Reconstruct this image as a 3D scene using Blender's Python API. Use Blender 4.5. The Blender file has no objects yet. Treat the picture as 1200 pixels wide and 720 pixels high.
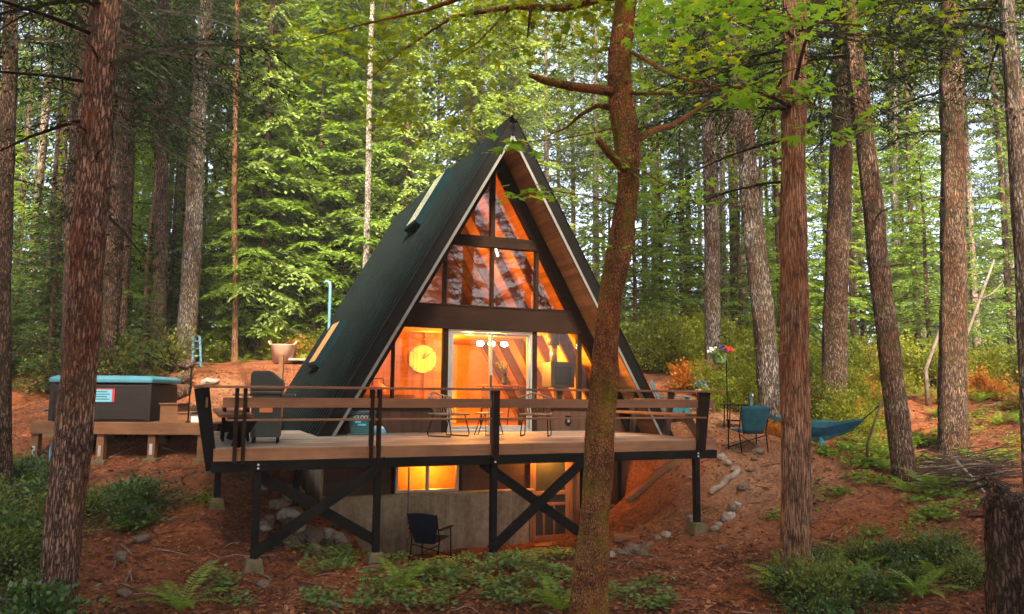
import bpy, math, random
import numpy as np
from mathutils import Vector, Matrix, noise as mn
R = math.radians
rng = np.random.default_rng(7)
random.seed(7)
scene = bpy.context.scene
COL = scene.collection

# ------------------------------------------------------------------ camera model (measured from the photograph)
F, YH, YAW, X0, Y0, HC = 906.307, 460.3764, .386, -.3592, 16.0869, .7981
ROLL = .0082
PIT = math.atan((YH - 360) / F); CP, SP = math.cos(PIT), math.sin(PIT)
CAM = np.array([0, 0, HC])
def ray(px, py):
    a, b = px - 600, py - 360
    X = a*math.cos(ROLL) + b*math.sin(ROLL); Y = -a*math.sin(ROLL) + b*math.cos(ROLL)
    x, v = X/F, -Y/F
    return np.array([x, CP - v*SP, SP + v*CP])
def at(px, py, d):                       # world point seen at that place of the photo, d metres in front
    r = ray(px, py); return CAM + r*(d/r[1])
CY, SY = math.cos(YAW), math.sin(YAW)
def HW(u, w, z=0): return np.array([X0 + u*CY - w*SY, Y0 + u*SY + w*CY, z])
def toH(x, y):
    a, b = x - X0, y - Y0
    return a*CY + b*SY, -a*SY + b*CY
HM = Matrix.Translation((X0, Y0, 0)) @ Matrix.Rotation(YAW, 4, 'Z')

# ------------------------------------------------------------------ object helpers
def tag(o, label=None, cat=None, group=None, kind=None):
    if label: o['label'] = label
    if cat: o['category'] = cat
    if group: o['group'] = group
    if kind: o['kind'] = kind
    return o
def thing(name, label, cat, loc=(0, 0, 0), rz=0, group=None):
    o = bpy.data.objects.new(name, None); COL.objects.link(o)
    o.location = tuple(float(v) for v in loc); o.rotation_euler = (0, 0, rz)
    o.empty_display_size = .2
    return tag(o, label, cat, group)
def link(name, me, parent=None):
    o = bpy.data.objects.new(name, me); COL.objects.link(o)
    if parent is not None: o.parent = parent
    return o
def dup(root, loc, rz=0, scale=None, label=None, group=None):
    r = root.copy(); COL.objects.link(r)
    r.location = tuple(float(v) for v in loc); r.rotation_euler = (0, 0, rz)
    if scale is not None: r.scale = scale if hasattr(scale, '__len__') else (scale,)*3
    if label: r['label'] = label
    if group: r['group'] = group
    for ch in list(root.children):
        c = ch.copy(); COL.objects.link(c); c.parent = r
        for g in ch.children:
            q = g.copy(); COL.objects.link(q); q.parent = c
    return r

class MB:
    def __init__(s): s.v = []; s.f = []; s.m = []; s.cur = 0
    def add(s, vs, fs):
        n = len(s.v); s.v += [tuple(float(c) for c in p) for p in vs]
        s.f += [tuple(i + n for i in f) for f in fs]; s.m += [s.cur]*len(fs); return s
    def box(s, x0, x1, y0, y1, z0, z1):
        return s.add([(x0,y0,z0),(x1,y0,z0),(x1,y1,z0),(x0,y1,z0),(x0,y0,z1),(x1,y0,z1),(x1,y1,z1),(x0,y1,z1)],
                     [(3,2,1,0),(4,5,6,7),(0,1,5,4),(1,2,6,5),(2,3,7,6),(3,0,4,7)])
    def beam(s, a, b, w, h, up=(0, 0, 1), w2=None, h2=None):
        a, b, up = Vector(a), Vector(b), Vector(up); d = (b - a).normalized()
        x = d.cross(up)
        if x.length < 1e-4: x = d.cross(Vector((1, 0, 0)))
        x.normalize(); y = x.cross(d)
        w2 = w if w2 is None else w2; h2 = h if h2 is None else h2
        vs = []
        for p, ww, hh in ((a, w, h), (b, w2, h2)):
            for i, j in ((-1,-1),(1,-1),(1,1),(-1,1)): vs.append(p + x*(i*ww/2) + y*(j*hh/2))
        return s.add(vs, [(3,2,1,0),(4,5,6,7),(0,1,5,4),(1,2,6,5),(2,3,7,6),(3,0,4,7)])
    def prism(s, poly, y0, y1):          # polygon in XZ, extruded along y
        n = len(poly)
        vs = [(x, y0, z) for x, z in poly] + [(x, y1, z) for x, z in poly]
        return s.add(vs, [tuple(range(n)), tuple(range(2*n-1, n-1, -1))] + [(i, i+n, (i+1) % n + n, (i+1) % n) for i in range(n)])
    def prismx(s, poly, x0, x1):         # polygon in YZ, extruded along x
        n = len(poly)
        vs = [(x0, y, z) for y, z in poly] + [(x1, y, z) for y, z in poly]
        return s.add(vs, [tuple(range(n)), tuple(range(2*n-1, n-1, -1))] + [(i, i+n, (i+1) % n + n, (i+1) % n) for i in range(n)])
    def tube(s, pts, rad, n=8, caps=True):
        pts = [Vector(tuple(float(c) for c in p)) for p in pts]
        if not hasattr(rad, '__len__'): rad = [rad]*len(pts)
        vs = []; px = None
        for i, p in enumerate(pts):
            d = (pts[min(i+1, len(pts)-1)] - pts[max(i-1, 0)]).normalized()
            if px is None:
                px = d.orthogonal().normalized()
            x = (px - d*px.dot(d))
            x = x.normalized() if x.length > 1e-5 else d.orthogonal().normalized()
            px = x; y = d.cross(x)
            for k in range(n):
                a = 2*math.pi*k/n; vs.append(p + (x*math.cos(a) + y*math.sin(a))*rad[i])
        m = len(pts); fs = [(i*n+k, i*n+(k+1) % n, (i+1)*n+(k+1) % n, (i+1)*n+k) for i in range(m-1) for k in range(n)]
        if caps: fs += [tuple(range(n-1, -1, -1)), tuple(range((m-1)*n, m*n))]
        return s.add(vs, fs)
    def lathe(s, prof, c=(0, 0, 0), n=20):
        vs = [(c[0]+r*math.cos(2*math.pi*k/n), c[1]+r*math.sin(2*math.pi*k/n), c[2]+z) for r, z in prof for k in range(n)]
        m = len(prof)
        fs = [(i*n+k, i*n+(k+1) % n, (i+1)*n+(k+1) % n, (i+1)*n+k) for i in range(m-1) for k in range(n)]
        fs += [tuple(range(n-1, -1, -1)), tuple(range((m-1)*n, m*n))]
        return s.add(vs, fs)
    def build(s, name, mat, parent=None, smooth=False, bevel=0):
        me = bpy.data.meshes.new(name); me.from_pydata(s.v, [], s.f)
        mats = mat if isinstance(mat, (list, tuple)) else [mat]
        for m in mats: me.materials.append(m)
        if len(mats) > 1: me.polygons.foreach_set('material_index', s.m)
        if smooth: me.polygons.foreach_set('use_smooth', [True]*len(me.polygons))
        me.update()
        o = link(name, me, parent)
        if bevel:
            b = o.modifiers.new('bevel', 'BEVEL'); b.width = bevel; b.segments = 2; b.limit_method = 'ANGLE'
        return o

def quads_mesh(name, Q, mats, idx=None, tris=None):
    Q = np.asarray(Q, np.float32); n = len(Q)
    me = bpy.data.meshes.new(name)
    me.vertices.add(n*4); me.vertices.foreach_set('co', Q.ravel())
    me.loops.add(n*4); me.loops.foreach_set('vertex_index', np.arange(n*4, dtype=np.int32))
    me.polygons.add(n); me.polygons.foreach_set('loop_start', np.arange(0, n*4, 4, dtype=np.int32))
    for m in mats: me.materials.append(m)
    if idx is not None: me.polygons.foreach_set('material_index', np.asarray(idx, np.int32))
    me.update(calc_edges=True); me.validate()
    return me

# ------------------------------------------------------------------ materials
def newmat(name):
    m = bpy.data.materials.new(name); m.use_nodes = True
    nt = m.node_tree; b = nt.nodes['Principled BSDF']; return m, nt, b
def N(nt, t, **k):
    n = nt.nodes.new(t)
    for a, v in k.items():
        if a.startswith('i_'): n.inputs[int(a[2:])].default_value = v
        else: setattr(n, a, v)
    return n
def ramp(nt, stops, fac, interp='LINEAR'):
    r = nt.nodes.new('ShaderNodeValToRGB'); r.color_ramp.interpolation = interp
    e = r.color_ramp.elements
    while len(e) > 1: e.remove(e[0])
    e[0].position = stops[0][0]; e[0].color = (*stops[0][1], 1)
    for p, c in stops[1:]:
        q = e.new(p); q.color = (*c, 1)
    nt.links.new(fac, r.inputs['Fac']); return r
def coords(nt, scale, kind='Object'):
    tc = N(nt, 'ShaderNodeTexCoord'); mp = N(nt, 'ShaderNodeMapping')
    mp.inputs['Scale'].default_value = scale if hasattr(scale, '__len__') else (scale,)*3
    nt.links.new(tc.outputs[kind], mp.inputs['Vector']); return mp.outputs['Vector']
def noise(nt, vec, scale, detail=6, rough=.6, dist=0):
    n = N(nt, 'ShaderNodeTexNoise'); n.inputs['Scale'].default_value = scale
    n.inputs['Detail'].default_value = detail; n.inputs['Roughness'].default_value = rough
    n.inputs['Distortion'].default_value = dist
    nt.links.new(vec, n.inputs['Vector']); return n
def bump(nt, b, h, strength=.5, dist=.02):
    bp = N(nt, 'ShaderNodeBump'); bp.inputs['Strength'].default_value = strength; bp.inputs['Distance'].default_value = dist
    nt.links.new(h, bp.inputs['Height']); nt.links.new(bp.outputs['Normal'], b.inputs['Normal'])
def plain(name, c, rough=.6, metal=0, var=.25, scale=6, bmp=.15, spec=.5):
    m, nt, b = newmat(name)
    v = coords(nt, 1); n = noise(nt, v, scale, 8, .65)
    lo = tuple(x*(1-var) for x in c); hi = tuple(min(1, x*(1+var)) for x in c)
    r = ramp(nt, [(.3, lo), (.7, hi)], n.outputs['Fac']); nt.links.new(r.outputs['Color'], b.inputs['Base Color'])
    b.inputs['Roughness'].default_value = rough; b.inputs['Metallic'].default_value = metal
    b.inputs['Specular IOR Level'].default_value = spec
    if bmp:
        n2 = noise(nt, v, scale*9, 4, .6); bump(nt, b, n2.outputs['Fac'], bmp, .01)
    return m
def wood(name, c, dark, axis='x', scale=1.0, rough=.7, plank=0, plank_axis='z', spec=.3):
    m, nt, b = newmat(name)
    s = {'x': (1.2, 16, 16), 'y': (16, 1.2, 16), 'z': (16, 16, 1.2)}[axis]
    v = coords(nt, tuple(q*scale for q in s))
    n = noise(nt, v, 1.6, 8, .7, .6)
    v2 = coords(nt, 1); n2 = noise(nt, v2, 1.3, 4, .6)
    r = ramp(nt, [(.28, dark), (.5, tuple((x+y)/2 for x, y in zip(c, dark))), (.72, c)], n.outputs['Fac'])
    mx = N(nt, 'ShaderNodeMix', data_type='RGBA', blend_type='MULTIPLY'); mx.inputs[0].default_value = .7
    r2 = ramp(nt, [(.3, (.45, .42, .4)), (.7, (1.2, 1.15, 1.1))], n2.outputs['Fac'])
    nt.links.new(r.outputs['Color'], mx.inputs[6]); nt.links.new(r2.outputs['Color'], mx.inputs[7])
    col = mx.outputs[2]
    g = N(nt, 'ShaderNodeNewGeometry')
    ri = ramp(nt, [(0, (.62, .6, .58)), (1, (1.15, 1.12, 1.08))], g.outputs['Random Per Island'])
    m3 = N(nt, 'ShaderNodeMix', data_type='RGBA', blend_type='MULTIPLY'); m3.inputs[0].default_value = .8
    nt.links.new(col, m3.inputs[6]); nt.links.new(ri.outputs['Color'], m3.inputs[7]); col = m3.outputs[2]
    nt.links.new(col, b.inputs['Base Color'])
    b.inputs['Roughness'].default_value = rough; b.inputs['Specular IOR Level'].default_value = spec
    bump(nt, b, n.outputs['Fac'], .35, .006)
    return m
def bark(name, plate, crack, moss=None, moss_amt=.5, zs=1.5, xs=9, warm=None, hi=2.3):
    m, nt, b = newmat(name)
    v = coords(nt, (xs*1.9, xs*1.9, zs*2.2))
    n0 = noise(nt, coords(nt, (xs*.9, xs*.9, zs*2.4)), 1.0, 6, .7)
    vo = N(nt, 'ShaderNodeTexVoronoi', feature='DISTANCE_TO_EDGE'); vo.inputs['Scale'].default_value = 1.7
    sc_ = N(nt, 'ShaderNodeVectorMath', operation='SCALE'); sc_.inputs['Scale'].default_value = 1.7
    nt.links.new(n0.outputs['Color'], sc_.inputs[0]); av = N(nt, 'ShaderNodeVectorMath', operation='ADD')
    nt.links.new(v, av.inputs[0]); nt.links.new(sc_.outputs[0], av.inputs[1]); nt.links.new(av.outputs[0], vo.inputs['Vector'])
    n1 = noise(nt, coords(nt, (xs*2.4, xs*2.4, zs*4)), 2.6, 10, .8)
    h = N(nt, 'ShaderNodeMath', operation='MULTIPLY_ADD'); h.inputs[1].default_value = 1.25
    nt.links.new(vo.outputs['Distance'], h.inputs[0])
    hm = N(nt, 'ShaderNodeMath', operation='MULTIPLY'); hm.inputs[1].default_value = .7
    nt.links.new(n1.outputs['Fac'], hm.inputs[0]); nt.links.new(hm.outputs[0], h.inputs[2])
    mid = tuple((a*.55+c*.45) for a, c in zip(plate, crack))
    r = ramp(nt, [(.36, crack), (.47, mid), (.58, plate), (.74, tuple(min(1, x*hi) for x in plate))], h.outputs[0])
    col = r.outputs['Color']
    vb = coords(nt, (1, 1, .5)); nb = noise(nt, vb, 1.7, 5, .65)
    if warm:
        mw = N(nt, 'ShaderNodeMix', data_type='RGBA', blend_type='MIX')
        rw = ramp(nt, [(.45, (0, 0, 0)), (.6, (.75,)*3)], nb.outputs['Fac'])
        nt.links.new(rw.outputs['Color'], mw.inputs[0]); nt.links.new(col, mw.inputs[6])
        wr = ramp(nt, [(.25, tuple(x*.2 for x in warm)), (.7, warm)], h.outputs[0])
        nt.links.new(wr.outputs['Color'], mw.inputs[7]); col = mw.outputs[2]
    if moss:
        n3 = noise(nt, coords(nt, (1.5, 1.5, 1.0)), 2.3, 7, .7)
        rm = ramp(nt, [(.5-.12*moss_amt, (0, 0, 0)), (.68-.12*moss_amt, (1, 1, 1))], n3.outputs['Fac'])
        mm = N(nt, 'ShaderNodeMix', data_type='RGBA'); nt.links.new(rm.outputs['Color'], mm.inputs[0])
        nf = noise(nt, coords(nt, 1), 38, 4, .7)
        mr = ramp(nt, [(.3, tuple(x*.35 for x in moss)), (.7, moss)], nf.outputs['Fac'])
        nt.links.new(col, mm.inputs[6]); nt.links.new(mr.outputs['Color'], mm.inputs[7]); col = mm.outputs[2]
    pw = noise(nt, coords(nt, (1.2, 1.2, .8)), 3.1, 6, .7)
    pr = ramp(nt, [(.34, (.38, .36, .34)), (.52, (1, 1, 1)), (.70, (1.35, 1.35, 1.3))], pw.outputs['Fac'])
    pm = N(nt, 'ShaderNodeMix', data_type='RGBA', blend_type='MULTIPLY'); pm.inputs[0].default_value = .9
    nt.links.new(col, pm.inputs[6]); nt.links.new(pr.outputs['Color'], pm.inputs[7]); col = pm.outputs[2]
    nt.links.new(col, b.inputs['Base Color']); b.inputs['Roughness'].default_value = .9
    b.inputs['Specular IOR Level'].default_value = .15
    bump(nt, b, h.outputs[0], 1.0, .05)
    return m
def leaf(name, cols, trans=.4, rough=.55, spec=.3, objvar=.35, clump=1.2):
    """foliage: colour differs leaf by leaf, clump by clump and plant by plant; thin leaves let light through"""
    m, nt, b = newmat(name); L = nt.links.new
    g = N(nt, 'ShaderNodeNewGeometry'); oi = N(nt, 'ShaderNodeObjectInfo')
    cl = noise(nt, coords(nt, 1), clump, 3, .5)
    a = N(nt, 'ShaderNodeMath', operation='MULTIPLY'); a.inputs[1].default_value = .45; L(g.outputs['Random Per Island'], a.inputs[0])
    c = N(nt, 'ShaderNodeMath', operation='MULTIPLY_ADD'); c.inputs[1].default_value = objvar; L(oi.outputs['Random'], c.inputs[0]); L(a.outputs[0], c.inputs[2])
    d = N(nt, 'ShaderNodeMath', operation='MULTIPLY_ADD'); d.inputs[1].default_value = .7; L(cl.outputs['Fac'], d.inputs[0]); L(c.outputs[0], d.inputs[2])
    e = N(nt, 'ShaderNodeMath', operation='SUBTRACT'); e.inputs[1].default_value = .25; L(d.outputs[0], e.inputs[0])
    k = len(cols); r = ramp(nt, [(i/(k-1), q) for i, q in enumerate(cols)], e.outputs[0])
    L(r.outputs['Color'], b.inputs['Base Color']); b.inputs['Roughness'].default_value = rough; b.inputs['Specular IOR Level'].default_value = spec
    tl = N(nt, 'ShaderNodeBsdfTranslucent')
    gm = N(nt, 'ShaderNodeMix', data_type='RGBA', blend_type='MULTIPLY'); gm.inputs[0].default_value = 1
    L(r.outputs['Color'], gm.inputs[6]); gm.inputs[7].default_value = (1.5, 1.45, .55, 1)
    L(gm.outputs[2], tl.inputs['Color'])
    ms = N(nt, 'ShaderNodeMixShader'); ms.inputs[0].default_value = trans
    L(b.outputs[0], ms.inputs[1]); L(tl.outputs[0], ms.inputs[2])
    L(ms.outputs[0], nt.nodes['Material Output'].inputs['Surface'])
    return m

M = {}
M['roof'] = plain('roof_metal', (.0003, .0006, .0007), .9, .0, .5, 1.2, .03, .0)
M['rib'] = plain('roof_rib_lit_metal', (.0024, .0058, .0063), .5, .0, .35, 2, .03, .08)  # paler than the roof: highlights along the ribs put into the colour
M['skyframe'] = plain('skylight_frame', (.003, .011, .014), .8, 0, .2, 6, .05, .03)
M['skywarm'] = plain('skylight_painted_glow', (.42, .2, .09), .3)  # room glow seen through the lower skylight, put into the glass colour
M['black'] = plain('black_paint', (.0045, .0042, .004), .7, 0, .3, 4, .15, .08)
M['dark_beam'] = plain('dark_stained_timber', (.0085, .0075, .0065), .85, 0, .4, 3, .3, .06)
M['trim'] = plain('grey_trim', (.12, .115, .105), .7, .0, .25, 3, .05)
M['alu'] = plain('aluminium', (.33, .33, .31), .4, .6, .1, 5, .03)
M['soffit'] = wood('cedar_boards', (.52, .30, .15), (.34, .17, .08), 'y', .5)
M['lining'] = wood('pine_lining', (.72, .40, .16), (.52, .26, .09), 'y', .5)
M['rafter'] = wood('dark_rafter', (.030, .014, .008), (.013, .006, .004), 'x', .6, .8, 0, 'z', .1)
M['rafter_in'] = wood('inner_rafter', (.13, .055, .022), (.07, .028, .011), 'x', .6)
M['siding'] = wood('brown_siding', (.085, .040, .022), (.04, .018, .011), 'z', .5)
M['panel'] = wood('panel_wall', (.34, .15, .06), (.17, .07, .03), 'z', .4)
M['deck'] = wood('weathered_decking', (.36, .30, .25), (.2, .155, .12), 'x', .7, .75)
M['fascia'] = wood('cedar_fascia', (.34, .165, .085), (.2, .088, .04), 'x', .5)
M['rail'] = wood('cedar_rail', (.30, .14, .075), (.16, .07, .035), 'x', .6)
M['lumber'] = wood('platform_lumber', (.30, .14, .065), (.15, .065, .03), 'x', .6)
M['concrete'] = plain('poured_concrete', (.42, .32, .20), .9, 0, .4, 1.1, .4, .2)
def concrete():
    m, nt, b = newmat('stained_concrete'); L = nt.links.new
    a = noise(nt, coords(nt, (1.6, 1.6, .5)), 1.4, 7, .65); c = noise(nt, coords(nt, 1), 9, 8, .7); st = noise(nt, coords(nt, (7, 7, .35)), 1.2, 5, .6)
    r = ramp(nt, [(.3, (.19, .13, .075)), (.5, (.36, .27, .165)), (.7, (.48, .37, .24))], a.outputs['Fac'])
    r2 = ramp(nt, [(.35, (.55, .52, .48)), (.6, (1, 1, 1))], c.outputs['Fac']); r3 = ramp(nt, [(.36, (.74, .70, .64)), (.5, (1, 1, 1))], st.outputs['Fac'])
    m1 = N(nt, 'ShaderNodeMix', data_type='RGBA', blend_type='MULTIPLY'); m1.inputs[0].default_value = .7; L(r.outputs[0], m1.inputs[6]); L(r2.outputs[0], m1.inputs[7])
    m2 = N(nt, 'ShaderNodeMix', data_type='RGBA', blend_type='MULTIPLY'); m2.inputs[0].default_value = .8; L(m1.outputs[2], m2.inputs[6]); L(r3.outputs[0], m2.inputs[7])
    L(m2.outputs[2], b.inputs['Base Color']); b.inputs['Roughness'].default_value = .9; bump(nt, b, c.outputs['Fac'], .5, .01); return m
M['concrete'] = concrete()
M['footing'] = plain('mossy_footing', (.10, .08, .04), .95, 0, .5, 5, .5, .2)
M['doorwood'] = wood('screen_door_wood', (.40, .20, .09), (.26, .11, .05), 'z', .6)
M['screen'] = plain('screen_mesh', (.02, .018, .016), .8)
M['stove'] = plain('stove_iron', (.02, .018, .017), .5, .3, .3, 5, .1)
M['steel'] = plain('steel', (.55, .55, .55), .3, .9, .1, 5, .03)
M['tubshell'] = wood('tub_cabinet', (.030, .019, .016), (.014, .010, .009), 'x', .5, .6)
M['tubcover'] = plain('tub_cover', (.055, .20, .27), .6, 0, .12, 3, .1)
M['sticker'] = plain('sticker_blue', (.16, .45, .58), .5, 0, .1)
M['white'] = plain('white_paint', (.75, .74, .70), .6, 0, .1)
M['red'] = plain('red_paint', (.5, .035, .04), .5, 0, .15)
M['grillgrey'] = plain('grill_grey', (.018, .021, .020), .7, .2, .2, 5, .05)
M['grilldark'] = plain('grill_dark', (.03, .032, .03), .5, .2, .2)
M['copper'] = plain('orange_panel', (.5, .15, .04), .5)
M['cooler'] = plain('cooler_green', (.02, .10, .105), .5, 0, .2)
M['cooler_lid'] = plain('cooler_lid', (.022, .05, .06), .5, 0, .2)
M['cyan'] = plain('screen_cyan', (.08, .42, .62), .4)
M['wicker'] = plain('wicker', (.22, .14, .085), .7, 0, .35, 40, .3)
M['navy'] = plain('navy_canvas', (.006, .012, .022), .85, 0, .3, 8, .2, .2)
M['teal'] = plain('teal_canvas', (.012, .06, .085), .85, 0, .3, 8, .2, .2)
M['hammock'] = plain('hammock_cloth', (.07, .27, .34), .8, 0, .3, 6, .2, .2)
M['ham_dark'] = plain('hammock_dark', (.025, .12, .22), .8, 0, .3, 6, .2, .2)
M['adirondack'] = plain('blue_resin', (.018, .11, .15), .5, 0, .2)
M['bluemetal'] = plain('blue_grey_metal', (.05, .10, .11), .45, .2, .2)
M['ladder'] = plain('pale_blue_metal', (.10, .23, .30), .4, .2, .2)
M['pot'] = plain('green_pot', (.13, .24, .08), .6, 0, .2)
M['pinkpot'] = plain('pink_plastic', (.62, .36, .27), .6, 0, .15)
M['rock'] = plain('grey_rock', (.12, .085, .06), .95, 0, .55, 4, .6, .2)
M['rockpale'] = plain('pale_rock', (.24, .19, .155), .95, 0, .5, 5, .5, .2)
M['twig'] = plain('dry_twigs', (.055, .034, .022), .9, 0, .5, 6, .3, .2)
M['twigpale'] = plain('bleached_branch', (.22, .16, .125), .9, 0, .5, 6, .3, .2)
M['hose'] = plain('blue_hose', (.06, .22, .3), .5)
M['clockwood'] = wood('clock_wood', (.85, .62, .30), (.72, .5, .2), 'z', .5)
M['twigbark'] = plain('branch_bark', (.035, .022, .014), .9, 0, .5, 8, .4, .2)
M['b_red'] = bark('bark_red_brown', (.23, .135, .095), (.022, .010, .007), (.10, .085, .03), -.2, 1.3, 10, (.26, .085, .035))
M['b_dark'] = bark('bark_dark', (.11, .062, .042), (.013, .007, .005), (.05, .045, .015), .1, 1.4, 9)
M['b_grey'] = bark('bark_grey', (.25, .205, .17), (.045, .027, .018), (.12, .09, .03), -.3, 1.3, 8, (.17, .075, .035))
M['b_brown'] = bark('bark_brown', (.165, .105, .075), (.022, .012, .008), (.09, .085, .03), -.2, 1.5, 9, (.16, .06, .025))
M['b_cedar'] = bark('bark_cedar', (.36, .195, .115), (.06, .026, .014), None, 0, .6, 13, (.46, .165, .065), 1.6)
M['b_moss'] = bark('bark_mossy', (.42, .18, .075), (.07, .024, .011), (.34, .25, .025), .3, 6, 13, (.60, .19, .042), 1.4)
M['b_pale'] = bark('bark_pale', (.25, .22, .185), (.06, .045, .035), None, 0, 2.5, 9)
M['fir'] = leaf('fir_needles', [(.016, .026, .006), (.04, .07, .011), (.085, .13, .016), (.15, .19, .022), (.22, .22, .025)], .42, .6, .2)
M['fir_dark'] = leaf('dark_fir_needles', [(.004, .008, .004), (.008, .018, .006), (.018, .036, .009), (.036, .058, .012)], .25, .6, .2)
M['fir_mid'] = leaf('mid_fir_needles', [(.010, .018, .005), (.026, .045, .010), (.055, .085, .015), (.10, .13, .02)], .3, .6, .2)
M['hemlock'] = leaf('hemlock_needles', [(.045, .085, .013), (.09, .155, .022), (.155, .235, .032), (.26, .31, .035)], .42, .55, .25)
M['cedar'] = leaf('cedar_sprays', [(.06, .10, .028), (.12, .18, .046), (.2, .27, .07), (.3, .34, .09)], .4, .55, .25)
M['maple'] = leaf('maple_leaves', [(.06, .10, .010), (.13, .19, .014), (.23, .27, .018), (.40, .36, .02), (.48, .27, .014)], .5, .5, .35, .1, .9)
M['maple_green'] = leaf('green_maple_leaves', [(.08, .17, .024), (.15, .28, .036), (.24, .38, .045), (.33, .44, .045)], .6, .5, .35, .1)
M['shrub'] = leaf('shrub_leaves', [(.045, .07, .009), (.12, .15, .014), (.24, .25, .018), (.38, .30, .02)], .4, .5, .3)
M['shrub_autumn'] = leaf('autumn_shrub', [(.10, .08, .01), (.30, .21, .014), (.40, .15, .014), (.36, .07, .014), (.42, .32, .02)], .42, .5, .3)
M['salal'] = leaf('salal_leaves', [(.012, .026, .007), (.03, .065, .014), (.065, .125, .025), (.12, .18, .035)], .25, .45, .4)
M['huck'] = leaf('huckleberry_leaves', [(.016, .028, .007), (.045, .078, .014), (.095, .135, .02), (.16, .18, .03), (.22, .13, .03)], .3, .5, .3)
M['fern'] = leaf('fern_fronds', [(.05, .09, .010), (.11, .18, .018), (.18, .26, .024), (.26, .31, .03)], .4, .5, .3)
M['cover'] = leaf('low_plants', [(.028, .06, .013), (.075, .135, .028), (.14, .20, .045), (.20, .21, .05)], .3, .5, .35)
M['litter'] = leaf('leaf_litter', [(.04, .016, .009), (.15, .05, .022), (.28, .10, .04), (.40, .20, .09), (.50, .36, .22)], .1, .8, .2, 0, .7)

def ground_mat():
    m, nt, b = newmat('forest_floor'); L = nt.links.new
    v = coords(nt, 1)
    big = noise(nt, v, .33, 5, .6); mid = noise(nt, v, 2.2, 8, .7); fine = noise(nt, v, 17, 8, .75); grit = noise(nt, v, 60, 3, .7)
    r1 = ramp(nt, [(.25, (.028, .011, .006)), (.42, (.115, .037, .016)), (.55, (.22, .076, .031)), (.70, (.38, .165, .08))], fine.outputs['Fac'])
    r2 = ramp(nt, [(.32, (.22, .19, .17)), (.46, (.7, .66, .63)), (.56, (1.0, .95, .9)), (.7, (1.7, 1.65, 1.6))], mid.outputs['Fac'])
    mx = N(nt, 'ShaderNodeMix', data_type='RGBA', blend_type='MULTIPLY'); mx.inputs[0].default_value = 1
    L(r1.outputs['Color'], mx.inputs[6]); L(r2.outputs['Color'], mx.inputs[7])
    r3 = ramp(nt, [(.47, (0, 0, 0)), (.62, (.8, .8, .8))], big.outputs['Fac'])
    m2 = N(nt, 'ShaderNodeMix', data_type='RGBA'); L(r3.outputs['Color'], m2.inputs[0]); L(mx.outputs[2], m2.inputs[6])
    r4 = ramp(nt, [(.3, (.11, .03, .012)), (.6, (.38, .115, .036)), (.75, (.44, .20, .08))], fine.outputs['Fac']); L(r4.outputs['Color'], m2.inputs[7])
    mk = None
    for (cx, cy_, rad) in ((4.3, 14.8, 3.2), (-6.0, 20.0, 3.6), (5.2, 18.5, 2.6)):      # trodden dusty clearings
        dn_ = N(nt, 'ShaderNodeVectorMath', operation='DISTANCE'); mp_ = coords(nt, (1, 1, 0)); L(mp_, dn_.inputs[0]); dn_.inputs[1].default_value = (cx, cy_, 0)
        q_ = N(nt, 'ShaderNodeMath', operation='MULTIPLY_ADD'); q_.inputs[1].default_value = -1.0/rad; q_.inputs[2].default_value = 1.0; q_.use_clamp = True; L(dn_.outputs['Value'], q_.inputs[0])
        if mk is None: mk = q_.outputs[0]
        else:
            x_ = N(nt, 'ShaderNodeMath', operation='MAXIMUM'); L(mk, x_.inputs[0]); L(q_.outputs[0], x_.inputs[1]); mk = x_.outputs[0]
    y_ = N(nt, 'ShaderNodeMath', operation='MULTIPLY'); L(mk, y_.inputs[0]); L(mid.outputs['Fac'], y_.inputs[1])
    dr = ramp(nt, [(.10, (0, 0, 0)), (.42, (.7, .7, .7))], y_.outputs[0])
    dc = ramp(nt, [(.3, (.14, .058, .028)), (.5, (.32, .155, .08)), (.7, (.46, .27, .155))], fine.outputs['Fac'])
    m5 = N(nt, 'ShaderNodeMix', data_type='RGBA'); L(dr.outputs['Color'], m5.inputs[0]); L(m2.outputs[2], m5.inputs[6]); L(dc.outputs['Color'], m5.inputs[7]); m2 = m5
    gr = ramp(nt, [(.64, (0, 0, 0)), (.72, (1, 1, 1))], grit.outputs['Fac'])
    m3 = N(nt, 'ShaderNodeMix', data_type='RGBA'); L(gr.outputs['Color'], m3.inputs[0]); L(m2.outputs[2], m3.inputs[6]); m3.inputs[7].default_value = (.48, .32, .22, 1)
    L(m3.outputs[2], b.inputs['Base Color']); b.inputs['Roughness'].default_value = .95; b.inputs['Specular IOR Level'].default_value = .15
    ad = N(nt, 'ShaderNodeMath', operation='MULTIPLY_ADD'); ad.inputs[1].default_value = .5; L(grit.outputs['Fac'], ad.inputs[0]); L(fine.outputs['Fac'], ad.inputs[2])
    bump(nt, b, ad.outputs[0], .9, .06)
    return m
M['ground'] = ground_mat()

def glass_mat(nm='window_glass', ior=1.3, tint=(.93, .92, .9, 1)):
    m, nt, b = newmat(nm); nt.nodes.remove(b); L = nt.links.new
    t = N(nt, 'ShaderNodeBsdfTransparent'); t.inputs[0].default_value = tint
    g = N(nt, 'ShaderNodeBsdfGlossy'); g.inputs['Roughness'].default_value = .015
    fr = N(nt, 'ShaderNodeFresnel'); fr.inputs[0].default_value = ior
    ms = N(nt, 'ShaderNodeMixShader'); L(fr.outputs[0], ms.inputs[0]); L(t.outputs[0], ms.inputs[1]); L(g.outputs[0], ms.inputs[2])
    L(ms.outputs[0], nt.nodes['Material Output'].inputs['Surface']); return m
M['glass'] = glass_mat()
M['glass_up'] = glass_mat('upper_glass', 1.5, (.82, .8, .78, 1))
def emit(name, c, s):
    m, nt, b = newmat(name); b.inputs['Base Color'].default_value = (*c, 1)
    b.inputs['Emission Color'].default_value = (*c, 1); b.inputs['Emission Strength'].default_value = s; return m
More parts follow.
